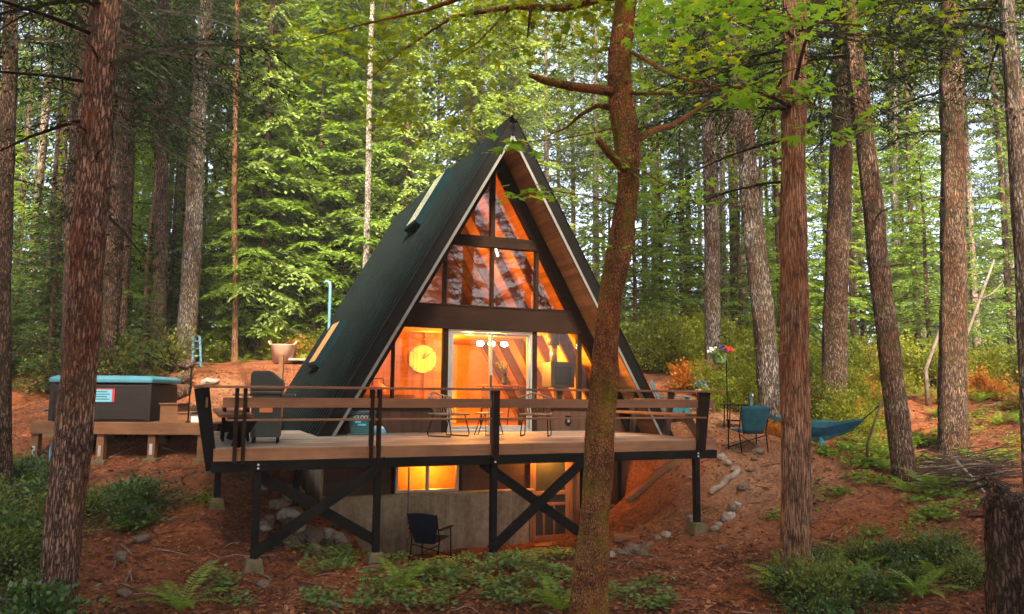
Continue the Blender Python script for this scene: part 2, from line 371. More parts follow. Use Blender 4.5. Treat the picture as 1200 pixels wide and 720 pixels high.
M['bulb'] = emit('lit_bulb', (1, .72, .38), 25)

# ------------------------------------------------------------------ ground
_cp = []
def cp(px, py, d): p = at(px, py, d); _cp.append((p[0], p[1], p[2]))
for a in [(100,725,9),(350,722,9),(600,720,9),(850,715,9.2),(1100,715,8.6),(440,657,12),(580,657,12.4),(298,662,11.3),(818,642,13),(690,648,12.7),
          (245,572,14.2),(180,560,15),(100,600,12.5),(300,602,13.2),(350,600,14.2),(330,560,14.6),(385,588,14.9),(290,570,14),(120,540,16),(40,542,16),(190,538,16.2),(60,640,10.5),
          (230,425,24),(330,442,22),(245,452,20),(110,432,24),(200,418,32),(400,425,40),(20,440,22),
          (765,440,24),(800,430,28),(850,455,22),(877,521,15.6),(905,502,18.2),(985,492,20),(1060,566,14.6),(1118,537,17),(932,680,10.3),
          (870,602,14),(800,562,15.3),(760,640,13.3),(650,646,15.2),(520,648,15.3),(420,645,14.8),(745,590,15.6),
          (1000,440,28),(1180,505,18),(1190,610,10.8),(1195,450,24),(950,602,13),(1010,642,11.4),(700,430,34),(560,425,40),(960,520,17),(790,470,19.5)]: cp(*a)
_cp += [(-40,30,1.0),(-40,0,-1.2),(40,0,-1.5),(0,-25,-2.2),(45,35,1.2),(-40,75,4.0),(0,85,4.2),(45,80,4.0),(-30,-20,-2),(30,-20,-2.2),(0,3,-1.85),(5,5,-1.75),(-5,5,-1.8)]
CPT = np.array(_cp)
def _phi(r2): return np.where(r2 > 1e-9, .5*r2*np.log(np.maximum(r2, 1e-9)), 0)
_n = len(CPT)
_A = np.zeros((_n+3, _n+3)); _d2 = ((CPT[:, None, :2] - CPT[None, :, :2])**2).sum(-1)
_A[:_n, :_n] = _phi(_d2) + np.eye(_n)*1.2
_A[:_n, _n:] = np.c_[np.ones(_n), CPT[:, :2]]; _A[_n:, :_n] = _A[:_n, _n:].T
_W = np.linalg.solve(_A, np.r_[CPT[:, 2], 0, 0, 0])
def sstep(a, b, x): t = np.clip((x-a)/(b-a), 0, 1); return t*t*(3-2*t)
def Gv(x, y):
    x = np.asarray(x, float); y = np.asarray(y, float)
    xc, yc = np.clip(x, -45, 45), np.clip(y, -25, 85)
    d2 = (xc[..., None]-CPT[:, 0])**2 + (yc[..., None]-CPT[:, 1])**2
    z = (_phi(d2)*_W[:_n]).sum(-1) + _W[_n] + _W[_n+1]*xc + _W[_n+2]*yc
    z = np.clip(z, -3, 5) + .10*np.sin(x*.9+1.3*np.sin(y*.6))*np.sin(y*.8+.7) * sstep(4, 12, np.abs(y-12)+2) 
    u, w = toH(x, y)
    ins = sstep(3.75, 3.5, np.abs(u))*sstep(.0, .16, w)*sstep(9, 8.8, w)        # the cellar under the cabin
    side = sstep(4.6, 3.7, np.abs(u))*sstep(-1.2, .4, w)*sstep(9.6, 8.9, w)     # ground lies low along the eaves
    z = z*(1-side) + np.minimum(z, -.45)*side
    z = z*(1-ins) - 2.75*ins
    fr = sstep(-3.0, -2.5, u)*sstep(3.3, 2.8, u)*sstep(-1.2, -.5, w)*sstep(.4, .02, w)    # dug-out before the cellar door
    z = z*(1-fr) + (-2.32)*fr
    return z
def G(x, y): return float(Gv(x, y))
def axis(a, b, step, far, g=1.25):
    c = list(np.arange(a, b+1e-6, step)); s = step; v = b
    while v < far: s *= g; v += s; c.append(v)
    s = step; v = a
    while v > -far: s *= g; v -= s; c.insert(0, v)
    return np.array(c)
gx = axis(-13, 13, .13, 85); gy = axis(6.5, 24, .13, 85)
XX, YY = np.meshgrid(gx, gy); ZZ = np.concatenate([Gv(XX[i:i+40], YY[i:i+40]) for i in range(0, len(gy), 40)])
nz = np.array([[mn.fractal(Vector((x*1.1, y*1.1, 0)), .8, 2.2, 5) for x in gx] for y in gy])
ZZ += nz*.075
def Gn(x, y): return G(x, y) + .075*mn.fractal(Vector((x*1.1, y*1.1, 0)), .8, 2.2, 5)
nx, ny = len(gx), len(gy)
me = bpy.data.meshes.new('ground')
V = np.stack([XX, YY, ZZ], -1).reshape(-1, 3)
I = np.arange(nx*ny).reshape(ny, nx)
Fq = np.stack([I[:-1, :-1], I[:-1, 1:], I[1:, 1:], I[1:, :-1]], -1).reshape(-1, 4)
me.vertices.add(len(V)); me.vertices.foreach_set('co', V.astype(np.float32).ravel())
me.loops.add(Fq.size); me.loops.foreach_set('vertex_index', Fq.astype(np.int32).ravel())
me.polygons.add(len(Fq)); me.polygons.foreach_set('loop_start', np.arange(0, Fq.size, 4, dtype=np.int32))
me.polygons.foreach_set('use_smooth', [True]*len(Fq)); me.materials.append(M['ground']); me.update(calc_edges=True)
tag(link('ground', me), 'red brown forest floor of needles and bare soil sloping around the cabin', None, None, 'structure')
def onground(px, d, py=500):
    for _ in range(5):
        p = at(px, py, d); z = Gn(p[0], p[1])
        # find py that gives this z at depth d
        py += (p[2]-z)*F/d*.9
    p = at(px, py, d); return np.array([p[0], p[1], Gn(p[0], p[1])])
exec_parts = []

# ------------------------------------------------------------------ the cabin
H, T, OV, LEN, TH = 6.405, .5695, .9205, 8.8165, .36
ZB = -.32
cab = thing('a_frame_cabin', 'steep A-frame cabin with dark metal roof and glowing orange glass front', 'cabin', (X0, Y0, 0), YAW)
sl = Vector((T, 0, -1)).normalized()                 # down the right slope
nr = Vector((1, 0, T)).normalized()                  # outward normal of the right slope
def uo(z): return (H-z)*T
def ui(z): return (H-TH-z)*T
for sg, nm in ((-1, 'roof'), (1, 'roof')):
    b = MB()
    e = .012
    poly = [(sg*.0, H), (sg*uo(ZB), ZB), (sg*(ui(ZB)+.05), ZB), (sg*0.0, H-TH+.05)]
    if sg > 0: poly = poly[::-1]
    b.prism(poly, -OV+.05, LEN)
    roof = b.build(nm, M['roof'], cab)
    if sg < 0: roof_l = roof
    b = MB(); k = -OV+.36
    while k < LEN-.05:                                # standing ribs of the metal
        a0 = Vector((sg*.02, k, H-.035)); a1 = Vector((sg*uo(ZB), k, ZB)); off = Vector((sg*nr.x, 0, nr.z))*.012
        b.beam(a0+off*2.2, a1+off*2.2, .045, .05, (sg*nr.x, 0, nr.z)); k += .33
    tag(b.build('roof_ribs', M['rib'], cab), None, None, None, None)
    b = MB()                                          # black barge board along the front edge
    n3 = Vector((sg*nr.x, 0, nr.z))
    dn0 = Vector((sg*T, 0, -1)).normalized(); a0 = Vector((0, 0, H)) - n3*.085 + dn0*(nr.x*.085/sl.x); a1 = Vector((sg*uo(ZB), 0, ZB)) - n3*.085
    for p in (a0, a1): p.y = -OV+.02
    b.beam(a0, a1, .06, .2, n3)
    b.beam(a0+n3*.11-dn0*.05+Vector((0, .10, 0)), a1+n3*.11+Vector((0, .10, 0)), .30, .018, n3)
    b.build('barge_board', M['black'], cab)
    b = MB(); o = n3*-.125
    b.beam(a0+o+dn0*(nr.x*.125/sl.x+.01)+Vector((0, -.005, 0)), a1+o+Vector((0, -.005, 0)), .05, .055, n3); b.build('edge_trim', M['trim'], cab)
    # boarded soffit that carries on indoors as the ceiling lining
    b = MB(); k = .05; Ls = (H-TH)/ (1/math.sqrt(1+T*T)); zz = Vector((sg*ui(0), 0, 0))
    i = 0; s0 = 0.0; top = Vector((0, 0, H-TH+.02)); dn = Vector((sg*T, 0, -1)).normalized()
    while s0 < 7.55:
        p0 = top + dn*s0; p1 = top + dn*(s0+.118)
        m = (p0+p1)/2 - n3*.0
        b.beam(Vector((m.x, -OV+.06, m.z)), Vector((m.x, LEN-.05, m.z)), .03, .118, dn) if False else b.beam(Vector((m.x, -OV+.06, m.z)), Vector((m.x, LEN-.05, m.z)), .118, .02, n3)
        s0 += .1225
    b.build('ceiling_lining', M['lining'], cab)
    for k in range(7):                                 # rafters under the lining
        w = .0 if k == 0 else 1.22*k
        dep = .27 if k == 0 else .22
        off = n3*-(.012+dep/2)
        st = Vector((0, w, H-TH)) + dn*(.0) + off; en = Vector((sg*ui(ZB), w, ZB)) + off
        b = MB(); b.beam(st, en, .13 if k == 0 else .10, dep, n3); b.build('rafter', M['rafter' if k == 0 else 'rafter_in'], cab, bevel=.006)
b = MB(); b.prism([(-.12, H-.19), (0, H+.035), (.12, H-.19), (.10, H-.19), (0, H+.012), (-.10, H-.19)][::-1], -OV+.02, LEN+.02); b.build('ridge_cap', M['roof'], cab)
# ---- front wall, at w = 0
def gl(z): return ui(z) - .30
def wallpoly(name, pts, y0, y1, mat, bevel=.004):
    b = MB(); b.prism(pts, y0, y1); return b.build(name, mat, cab, bevel=bevel)
for u0, u1, ex in ((-ui(0)+.02, -1.12, 'L'), (.93, ui(0)-.02, 'R')):
    b = MB(); n = max(1, int((u1-u0)/.2)); 
    for i in range(n):
        a = u0+(u1-u0)*i/n; c = u0+(u1-u0)*(i+1)/n-.004
        za = min(.45, H-TH-abs(a)/T-.02); zc = min(.45, H-TH-abs(c)/T-.02)
        if za > .02 or zc > .02: b.prism([(a, 0.0), (c, 0.0), (c, max(.01, zc)), (a, max(.01, za))], -.03+.002*(i % 2), .05)
    b.build('sill_wall', M['siding'], cab)
for u0, u1 in ((-ui(.47)+.03, -1.13), (.94, ui(.47)-.03)):
    b = MB(); b.box(u0, u1, -.07, .06, .452, .49); b.build('window_sill', M['rafter'], cab, bevel=.004)
b = MB(); b.prism([(-ui(2.08)+.25, 2.08), (ui(2.08)-.25, 2.08), (ui(2.54)-.25, 2.54), (-ui(2.54)+.25, 2.54)], -.11, .07); b.build('floor_beam', M['rafter'], cab, bevel=.006)
b = MB(); b.box(-ui(2.6)+.2, ui(2.6)-.2, -.125, .0, 2.542, 2.575); b.build('window_sill', M['rafter'], cab, bevel=.004)
b = MB(); b.box(-ui(4.05)+.2, ui(4.05)-.2, -.09, .06, 3.82, 4.05); b.build('tie_beam', M['rafter'], cab, bevel=.006)
for u, z0, z1, wd in ((-2.14, .49, 2.08, .055), (-1.075, .0, 2.08, .11), (.895, .0, 2.08, .11), (1.96, .49, 2.08, .10),
                      (-1.11, 2.575, 3.82, .075), (-.08, 2.575, 3.82, .07), (.94, 2.575, 3.82, .075), (-.08, 4.05, 5.42, .10)):
    b = MB(); b.box(u-wd/2, u+wd/2, -.06, .055, z0, z1); b.build('mullion', M['rafter'], cab, bevel=.004)
# glass panes
def pane(pts):
    b = MB(); b.prism(pts, .004, .014); b.build('window_pane', M['glass_up' if min(p[1] for p in pts) > 2.3 else 'glass'], cab)
e = .02
def rl(z): return ui(z)-.27
pane([(-rl(.49), .49), (-2.165, .49), (-2.165, min(2.08, 2.08)), (-rl(2.08), 2.08)] if rl(2.08) > 2.165 else [(-rl(.49), .49), (-2.165, .49), (-2.165, H-TH-(2.165+.27)/T)])
pane([(-2.115, .49), (-1.13, .49), (-1.13, 2.08), (-rl(2.08), 2.08), (-2.115, H-TH-(2.115+.27)/T)])
pane([(.95, .49), (1.91, .49), (1.91, 2.08), (.95, 2.08)])
pane([(2.01, .49), (rl(.49), .49), (2.01, H-TH-(2.01+.27)/T)])
for u0, u1 in ((-1.073, -.115), (-.045, .90)): pane([(u0, 2.575), (u1, 2.575), (u1, 3.82), (u0, 3.82)])
pane([(-rl(2.575), 2.575), (-1.148, 2.575), (-1.148, H-TH-(1.148+.27)/T)]); pane([(.978, 2.575), (rl(2.575), 2.575), (.978, H-TH-(.978+.27)/T)])
pane([(-rl(4.05), 4.05), (-.13, 4.05), (-.13, H-TH-.40/T)]); pane([(-.03, 4.05), (rl(4.05), 4.05), (-.03, H-TH-.30/T)])
# sliding glass door
fr = MB(); d0, d1 = -1.015, .84
fr.box(d0, d0+.045, -.05, .05, .0, 2.075); fr.box(d1-.045, d1, -.05, .05, .0, 2.075); fr.box(d0+.045, d1-.045, -.05, .05, 2.03, 2.075); fr.box(d0+.045, d1-.045, -.07, .05, .0, .045)
sd = fr.build('sliding_door', M['alu'], cab, bevel=.003)
for a, c, y in ((d0+.05, -.055, -.022), (-.11, d1-.05, .018)):
    q = MB(); s = .055
    q.box(a, a+s, y-.015, y+.015, .05, 2.025); q.box(c-s, c, y-.015, y+.015, .05, 2.025); q.box(a+s, c-s, y-.015, y+.015, 1.97, 2.025); q.box(a+s, c-s, y-.015, y+.015, .05, .12)
    q.build('door_sash', M['alu'], sd, bevel=.002)
    q = MB(); q.box(a+s, c-s, y-.004, y+.004, .12, 1.97); q.build('door_glass', M['glass'], sd)
q = MB(); q.box(-.10, -.075, -.075, -.04, .9, 1.15); q.build('handle', M['black'], sd, bevel=.004)
# ---- floors, back wall, inner walls
b = MB(); b.box(-ui(0)+.03, ui(0)-.03, .06, LEN-.2, -.22, -.015); b.build('ground_floor', M['panel'], cab)
b = MB(); b.prism([(-ui(2.3)+.05, 2.2), (ui(2.3)-.05, 2.2), (ui(2.45)-.05, 2.42), (-ui(2.45)+.05, 2.42)], .28, 6.9); b.build('loft_floor', M['lining'], cab)
b = MB(); b.prism([(-ui(0)+.02, -.02), (ui(0)-.02, -.02), (0, H-TH-.04)], 7.0, 7.08); b.build('back_wall', M['lining'], cab)
b = MB()
for i in range(11):
    for j in range(12):
        a = -2.97+i*.235; z = .0+j*.182
        if abs(a) < ui(z+.18)+.1: b.box(a, a+.23, 2.3+.01*((i*7+j*3) % 3), 2.40, z, z+.178)
b.build('log_partition', M['panel'], cab)
# ---- lower storey
b = MB(); b.box(-3.42, .83, -.04, .12, -2.9, -1.22); b.box(-3.42, .86, -.16, .12, -1.215, -1.17); b.build('foundation_wall', M['concrete'], cab, bevel=.008)
zs = [(-1.168, -.92), (-.918, -.66), (-.658, -.40), (-.398, -.2)]
for a, c in ((-3.40, -2.12), (-.68, .80)):
    b = MB()
    for z0, z1 in zs: b.box(a, c, -.01, .08, z0, z1-.004)
    b.build('lower_siding', M['siding'], cab)
b = MB(); b.box(2.0, 3.42, -.01, .08, -2.9, -.2); b.build('lower_siding', M['siding'], cab)
for a, c in ((-3.44, -3.36), (3.36, 3.44)):
    b = MB(); b.box(a, c, .13, 8.6, -2.9, -.23); b.build('side_foundation', M['concrete'], cab)
b = MB(); b.box(-3.36, 3.36, 8.5, 8.6, -2.9, -.23); b.build('back_foundation', M['concrete'], cab)
wf = MB(); wf.box(-2.04, -1.99, -.05, .05, -1.165, -.38); wf.box(-.80, -.75, -.05, .05, -1.165, -.38); wf.box(-1.99, -.80, -.05, .05, -1.165, -1.11); wf.box(-1.99, -.80, -.05, .05, -.43, -.38); wf.box(-1.42, -1.36, -.03, .03, -1.11, -.43)
wfo = wf.build('cellar_window', M['alu'], cab, bevel=.003)
q = MB(); q.box(-1.99, -1.42, .0, .008, -1.11, -.43); q.build('window_pane', M['glass'], wfo)
q = MB(); q.box(-1.36, -.80, .0, .008, -1.11, -.43); q.build('window_pane', M['glass'], wfo)
for a in (-2.11, -.745):
    b = MB(); b.box(a, a+.062, -.035, .06, -1.165, -.2); b.build('window_trim', M['rafter'], cab, bevel=.003)
b = MB(); b.box(-2.9, .4, 1.5, 1.56, -2.5, -.25); b.build('cellar_partition', M['lining'], cab)
# screen door
sd2 = MB(); s = .075
for a, c in ((.86, .86+s), (1.70-s, 1.70)): sd2.box(a, c, -.055, -.02, -2.26, -.24)
for z0, z1 in ((-2.26, -2.14), (-1.32, -1.24), (-.32, -.24), (-1.54, -1.48)): sd2.box(.86+s, 1.70-s, -.055, -.02, z0, z1)
for a in (1.10, 1.34): sd2.box(a, a+.045, -.05, -.025, -2.14, -1.54)
sdo = sd2.build('screen_door', M['doorwood'], cab, bevel=.003)
q = MB(); q.box(.86+s, 1.70-s, -.034, -.03, -2.14, -.32); q.build('screen_mesh', M['screen'], sdo)
b = MB(); b.box(.80, .85, -.07, .1, -2.3, -.2); b.box(1.71, 1.78, -.07, .1, -2.3, -.2); b.build('door_frame', M['doorwood'], cab, bevel=.003)
b = MB(); b.box(1.79, 1.99, -.03, .1, -2.9, -.2); b.build('wall_board', M['doorwood'], cab, bevel=.003)
b = MB(); b.box(.75, 1.85, -.75, -.06, -2.62, -2.30); b.box(.80, 1.8, -.42, -.06, -2.295, -2.27); b.build('door_step', M['lumber'], cab, bevel=.01)
# ---- skylights on the left slope
def slopeP(z, w, off): return Vector((-uo(z), w, z)) + Vector((-nr.x, 0, nr.z))*off
def skylight(z0, z1, w0, w1, gm='skyglass'):
    up = Vector((-nr.x, 0, nr.z))
    b = MB(); m = (w0+w1)/2
    b.beam(slopeP(z0, m, .10), slopeP(z1, m, .10), w1-w0, .20, up)
    k = b.build('skylight', M['skyframe'], cab, bevel=.01)
    b = MB(); b.beam(slopeP(z0+.08, m, .208), slopeP(z1-.06, m, .208), w1-w0-.16, .012, up); b.build('skylight_glass', M[gm], k)
    for ww in (w0+.03, w1-.03):
        b = MB(); b.beam(slopeP(z0+.03, ww, .214), slopeP(z1-.03, ww, .214), .06, .02, up); b.build('skylight_frame', M['skyframe'], k)
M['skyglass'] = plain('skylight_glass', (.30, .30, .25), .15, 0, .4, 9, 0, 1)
skylight(4.62, 6.0, 2.1, 3.2)
skylight(1.35, 2.5, 4.4, 5.7, 'skywarm')

# ---- things indoors
cl = thing('wall_clock', 'big round slatted wooden clock on the wall behind the left window', 'clock', HW(-.91, 2.27, 1.55), YAW)
b = MB()
for i in range(7):
    x = -.3+i*.0865; xm = x+.041; hh = math.sqrt(max(.01, .305**2-(xm)**2)); b.box(x, x+.082, -.03, .0, -hh, hh)
b.build('face', M['clockwood'], cl)
b = MB(); b.tube([(.31*math.cos(a*math.pi/18), -.015, .31*math.sin(a*math.pi/18)) for a in range(37)], .012, 6); b.build('rim', M['clockwood'], cl)
for a, l in ((.6, .22), (1.1, .15)):
    b = MB(); b.beam((0, -.037, 0), (l*math.cos(a), -.037, l*math.sin(a)), .012, .016, (0, 1, 0)); b.build('hand', M['black'], cl)
st = thing('wood_stove', 'dark boxy wood stove hung on a steel pipe behind the right window', 'stove', HW(1.95, 1.0, 0), YAW)
b = MB(); b.box(-.30, .30, -.25, .25, .92, 1.50); b.build('body', M['stove'], st, bevel=.02)
b = MB(); b.box(-.2, .2, -.275, -.252, 1.0, 1.4); b.build('door', M['black'], st, bevel=.01)
b = MB(); b.box(-.22, .22, -.2, .2, .0, .12); b.box(-.08, .08, -.08, .08, .12, .92); b.build('pedestal', M['stove'], st, bevel=.01)
b = MB(); b.tube([(-.12, 0, 1.50), (-.12, 0, 1.88)], .085, 16); b.build('flue_pipe', M['steel'], st, True)
b = MB(); b.tube([(-.12, 0, 1.88), (-.12, 0, 2.19)], .13, 16); b.build('pipe_collar', M['stove'], st, True)
pl = thing('pendant_lamp', 'lit three bulb ceiling lamp glowing behind the sliding glass door', 'lamp', HW(.67, 1.9, 2.19), YAW)
b = MB(); b.tube([(0, 0, 0), (0, 0, -.18)], .012, 8); b.tube([(-.34, 0, -.18), (.34, 0, -.18)], .014, 8); b.build('bar', M['black'], pl)
for x in (-.3, -.02, .3):
    b = MB(); b.lathe([(.02, 0), (.07, -.02), (.085, -.07), (.05, -.11), (.01, -.12)], (x, 0, -.2), 14); b.build('bulb', M['bulb'], pl, True)
tb = thing('dining_table', 'wooden dining table seen through the sliding glass door', 'table', HW(1.05, 2.0, 0), YAW)
b = MB(); b.box(-.6, .6, -.4, .4, .93, .97); b.build('tabletop', M['panel'], tb, bevel=.006)
for x in (-.5, .5):
    for y in (-.32, .32):
        b = MB(); b.beam((x, y, 0), (x*.9, y*.9, .93), .03, .03); b.build('leg', M['black'], tb)
vs = thing('vase_plant', 'leafy dried stems in a dark vase on the dining table', 'plant', HW(1.0, 1.95, .972), YAW)
b = MB(); b.lathe([(.05, 0), (.07, .06), (.04, .15), (.045, .18)], n=14); b.build('vase', M['navy'], vs, True)
Q = []
b = MB()
for i in range(16):
    a = rng.uniform(0, 6.28); t = rng.uniform(.1, .5); L = rng.uniform(.3, .5); p = np.array([0, 0, .16]); pts = [p]
    for j in range(5):
        p = p + np.array([math.cos(a)*t, math.sin(a)*t, 1])*L/6; pts.append(p)
        for s in range(4):
            d = rng.normal(size=3); d /= np.linalg.norm(d); sd_ = np.cross(d, [0, 0, 1])*.014
            Q.append([p, p+d*.03+sd_, p+d*.065, p+d*.03-sd_])
    b.tube(pts, .004, 4)
b.build('stems', M['twigbark'], vs)
link('leaves', quads_mesh('leaves', Q, [M['fir_dark']]), vs)
kt = thing('kitchen_counter', 'long pale kitchen counter with cupboards at the back of the room', 'counter', HW(-.3, 4.6, 0), YAW)
b = MB(); b.box(-1.2, .9, -.3, .3, 0, .88); b.build('cupboard', M['lining'], kt, bevel=.006)
b = MB(); b.box(-1.23, .93, -.33, .3, .882, .92); b.build('worktop', M['panel'], kt, bevel=.006)
b = MB(); b.box(-.75, -.45, -.335, -.31, .42, .62); b.build('vent', M['stove'], kt, bevel=.01)
sh = thing('wall_shelf', 'small wooden shelf of jars on the back wall', 'shelf', HW(-.5, 6.8, 1.45), YAW)
b = MB(); b.box(-.6, .6, -.1, .19, 0, .03); b.build('board', M['panel'], sh)
for i, x in enumerate((-.5, -.33, -.1, .12, .3, .48)):
    b = MB(); b.lathe([(.05, .03), (.055, .12+.03*(i % 3)), (.03, .16+.03*(i % 3))], (x, .03, 0), 12); b.build('jar', M['clockwood' if i % 2 else 'stove'], sh, True)
kg = thing('tea_kettle', 'round kettle standing on the counter behind the leftmost window', 'kettle', HW(-2.2, 1.0, .75), YAW)
b = MB(); b.lathe([(.12, 0), (.17, .05), (.17, .14), (.09, .21), (.03, .23), (.03, .27)], n=18); b.build('body', M['copper'], kg, True)
b = MB(); b.tube([(-.13, 0, .17), (-.1, 0, .32), (.1, 0, .32), (.13, 0, .17)], .012, 8); b.build('handle', M['black'], kg, True)
ct = thing('side_counter', 'wooden counter along the sloping wall behind the leftmost window', 'counter', HW(-2.2, 1.15, 0), YAW)
b = MB(); b.box(-.5, .75, -.3, .3, 0, .745); b.build('cupboard', M['panel'], ct, bevel=.005)
for sx, la in ((-1, 'dining chair left of the indoor table'), (1, 'dining chair right of the indoor table')):
    ch = thing('dining_chair', 'thin dark '+la+' behind the glass', 'chair', HW(.75+sx*.4, 1.25+.1*sx, 0), YAW+sx*.3)
    b = MB(); b.box(-.2, .2, -.2, .2, .44, .47); b.build('seat', M['panel'], ch, bevel=.006)
    b = MB(); b.box(-.2, .2, -.2, -.18, .62, .86); b.build('backrest', M['panel'], ch, bevel=.006)
    for x in (-.18, .18):
        for y in (-.18, .18):
            b = MB(); b.beam((x*1.15, y*1.15, 0), (x, y, .44 if y > 0 else .86), .022, .022); b.build('leg', M['black'], ch)
lf = thing('loft_lamp', 'warm lamp tube under the rafters of the upper room', 'lamp', HW(.55, 1.7, 4.0), YAW)
b = MB(); b.tube([(0, -.1, .35), (.2, .1, 0)], .014, 8); b.build('tube', M['bulb'], lf)
b = MB(); b.beam((.015, -.1, .375), (.215, .1, .025), .05, .015, (1, 0, .6)); b.build('holder', M['trim'], lf)
wl = thing('bulkhead_lamp', 'small warm lamp fixed above the cellar screen door', 'lamp', HW(1.25, -.08, -.26), YAW)
b = MB(); b.box(-.08, .08, -.03, .0, -.04, .03); b.build('bracket', M['black'], wl, bevel=.004)
b = MB(); b.lathe([(.03, .02), (.05, -.02), (.045, -.06), (.01, -.075)], (0, -.09, 0), 12); b.build('bulb', M['bulb'], wl, True)
def point(name, p, power, rad, c=(1, .365, .025)):
    l = bpy.data.lights.new(name, 'POINT'); l.energy = power; l.color = c; l.shadow_soft_size = rad
    o = bpy.data.objects.new(name, l); COL.objects.link(o); o.location = tuple(float(v) for v in p); return o
LI = 1.1
point('pendant_and_fill_light', HW(.67, 1.9, 1.70), 200*LI, .12)
point('pendant_and_fill_light', HW(-.3, 4.0, 1.9), 110*LI, .15)  # second room light at the back, no pendant modelled here
point('pendant_and_fill_light', HW(-.45, .35, 1.9), 62*LI, .08)  # added fill close to the door glass for soffit and deck, no fixture here
point('side_room_light', HW(-1.5, .8, 1.75), 14*LI, .1)
point('loft_and_fill_light', HW(-.55, .3, 3.2), 60*LI, .1)  # added fill close to the upper glass to brighten the soffit, no fixture here
point('loft_and_fill_light', HW(.4, 2.8, 3.8), 22*LI, .15)
point('cellar_light', HW(-1.0, .95, -.6), 26*LI, .1)
point('bulkhead_light', HW(1.15, -.25, -.38), 30*LI, .05, (1, .38, .03))

# ------------------------------------------------------------------ the deck
dk = thing('timber_deck', 'raised cedar deck on black posts wrapping the front of the cabin', 'deck', HW(0, 0, -1.7), YAW)
dk.location = (X0, Y0, 0)
DL, DR, DF = -5.45, 2.84, -3.58
b = MB(); w = DF+.04; i = 0
while w < -.07:
    for a, c in ((DL+.04, -1.9+.6*((i*5) % 3)), (-1.9+.6*((i*5) % 3)+.004, DR-.04)): b.box(a, c, w, w+.138, -.035, .0)
    w += .1435; i += 1
while w < 1.3:
    b.box(DL+.04, -uo(0)-.06, w, w+.138, -.035, 0); w += .1435
b.build('decking', M['deck'], dk)
b = MB(); b.box(DL, DR, DF-.005, DF+.035, -.172, -.004); b.box(DR-.035, DR, DF+.036, -.1, -.172, -.004); b.box(DL, DL+.035, DF+.036, 1.3, -.172, -.004); b.build('rim_board', M['fascia'], dk, bevel=.004)
b = MB()
for u in np.arange(DL+.4, DR-.1, .5): b.box(u-.02, u+.02, DF+.04, -.1, -.17, -.037)
b.build('joists', M['dark_beam'], dk)
b = MB(); b.box(DL-.02, DR+.0, DF-.03, DF+.11, -.315, -.174); b.build('girder', M['dark_beam'], dk, bevel=.006)
b = MB(); b.box(DL-.02, DR, -.9, -.78, -.315, -.174); b.build('girder', M['dark_beam'], dk, bevel=.006)
# posts down to the ground
foot = []
for u, w in ((-4.86, DF+.04), (-3.17, DF+.04), (-1.34, DF+.04), (.24, DF+.04), (2.44, DF+.04), (-5.3, -1.0), (DL+.1, 1.1), (-4.0, -.85), (2.44, -.85)):
    p = HW(u, w); z = Gn(p[0], p[1])
    b = MB(); b.box(u-.05, u+.05, w-.05, w+.05, z+.12, -.316); b.build('post', M['dark_beam'], dk, bevel=.005)
    b = MB(); hh = .17
    b.add([(u-.17, w-.17, z-.2), (u+.17, w-.17, z-.2), (u+.17, w+.17, z-.2), (u-.17, w+.17, z-.2), (u-.10, w-.10, z+.15), (u+.10, w-.10, z+.15), (u+.10, w+.10, z+.15), (u-.10, w+.10, z+.15)],
          [(3,2,1,0),(4,5,6,7),(0,1,5,4),(1,2,6,5),(2,3,7,6),(3,0,4,7)])
    b.build('footing', M['footing'], dk, bevel=.02); foot.append(z)
for (ua, za, ub, zb, off) in ((-4.86, -.36, -3.17, foot[1]+.3, .10), (-4.9, foot[0]+.2, -3.05, -.22, -.07), (-1.5, -.3, .2, foot[3]+.32, .10), (-1.4, foot[2]+.2, .28, -.24, -.07)):
    b = MB(); b.beam((ua, DF+.04+off, za), (ub, DF+.04+off, zb), .05, .15, (0, 0, 1)); b.build('brace', M['dark_beam'], dk, bevel=.005)
for u in (-4.86, -3.17, -1.34, .24, 2.44):
    for dz in (-.225, -.275):
        b = MB(); b.tube([(u, DF-.045, dz), (u, DF-.028, dz)], .016, 8); b.build('bolt', M['steel'], dk)
# railing
b = MB(); b.box(-5.62, 3.0, DF-.12, DF+.05, .83, .865); b.build('top_rail', M['rail'], dk, bevel=.005)
b = MB(); b.box(-5.36, 2.78, DF-.035, DF+.005, .56, .70); b.build('rail_board', M['rail'], dk, bevel=.005)
b = MB(); b.box(-5.30, 2.62, DF-.06, DF+.02, .375, .405); b.build('lower_rail', M['rail'], dk, bevel=.005)
for u in (-5.13, -3.24):
    for s in (-.075, .035):
        b = MB(); b.box(u+s, u+s+.05, DF-.075, DF+.055, -.2, .828); b.build('rail_post', M['rafter'], dk, bevel=.004)
for u in (-1.35,):
    b = MB(); b.beam((u, DF-.02, -.2), (u, DF-.02, .828), .15, .10, (1, 0, 0), .15, .12); b.build('rail_post', M['siding'], dk, bevel=.006)
    b = MB(); b.box(u-.05, u+.05, DF-.10, DF-.075, -.25, .826); b.build('rail_post', M['rafter'], dk, bevel=.006)
for s in (-.07, .05):
    b = MB(); b.beam((2.50+s*.4, DF-.02, -.2), (2.60+s, DF-.02, .828), .07, .12, (1, 0, 0)); b.build('rail_post', M['rafter'], dk, bevel=.006)
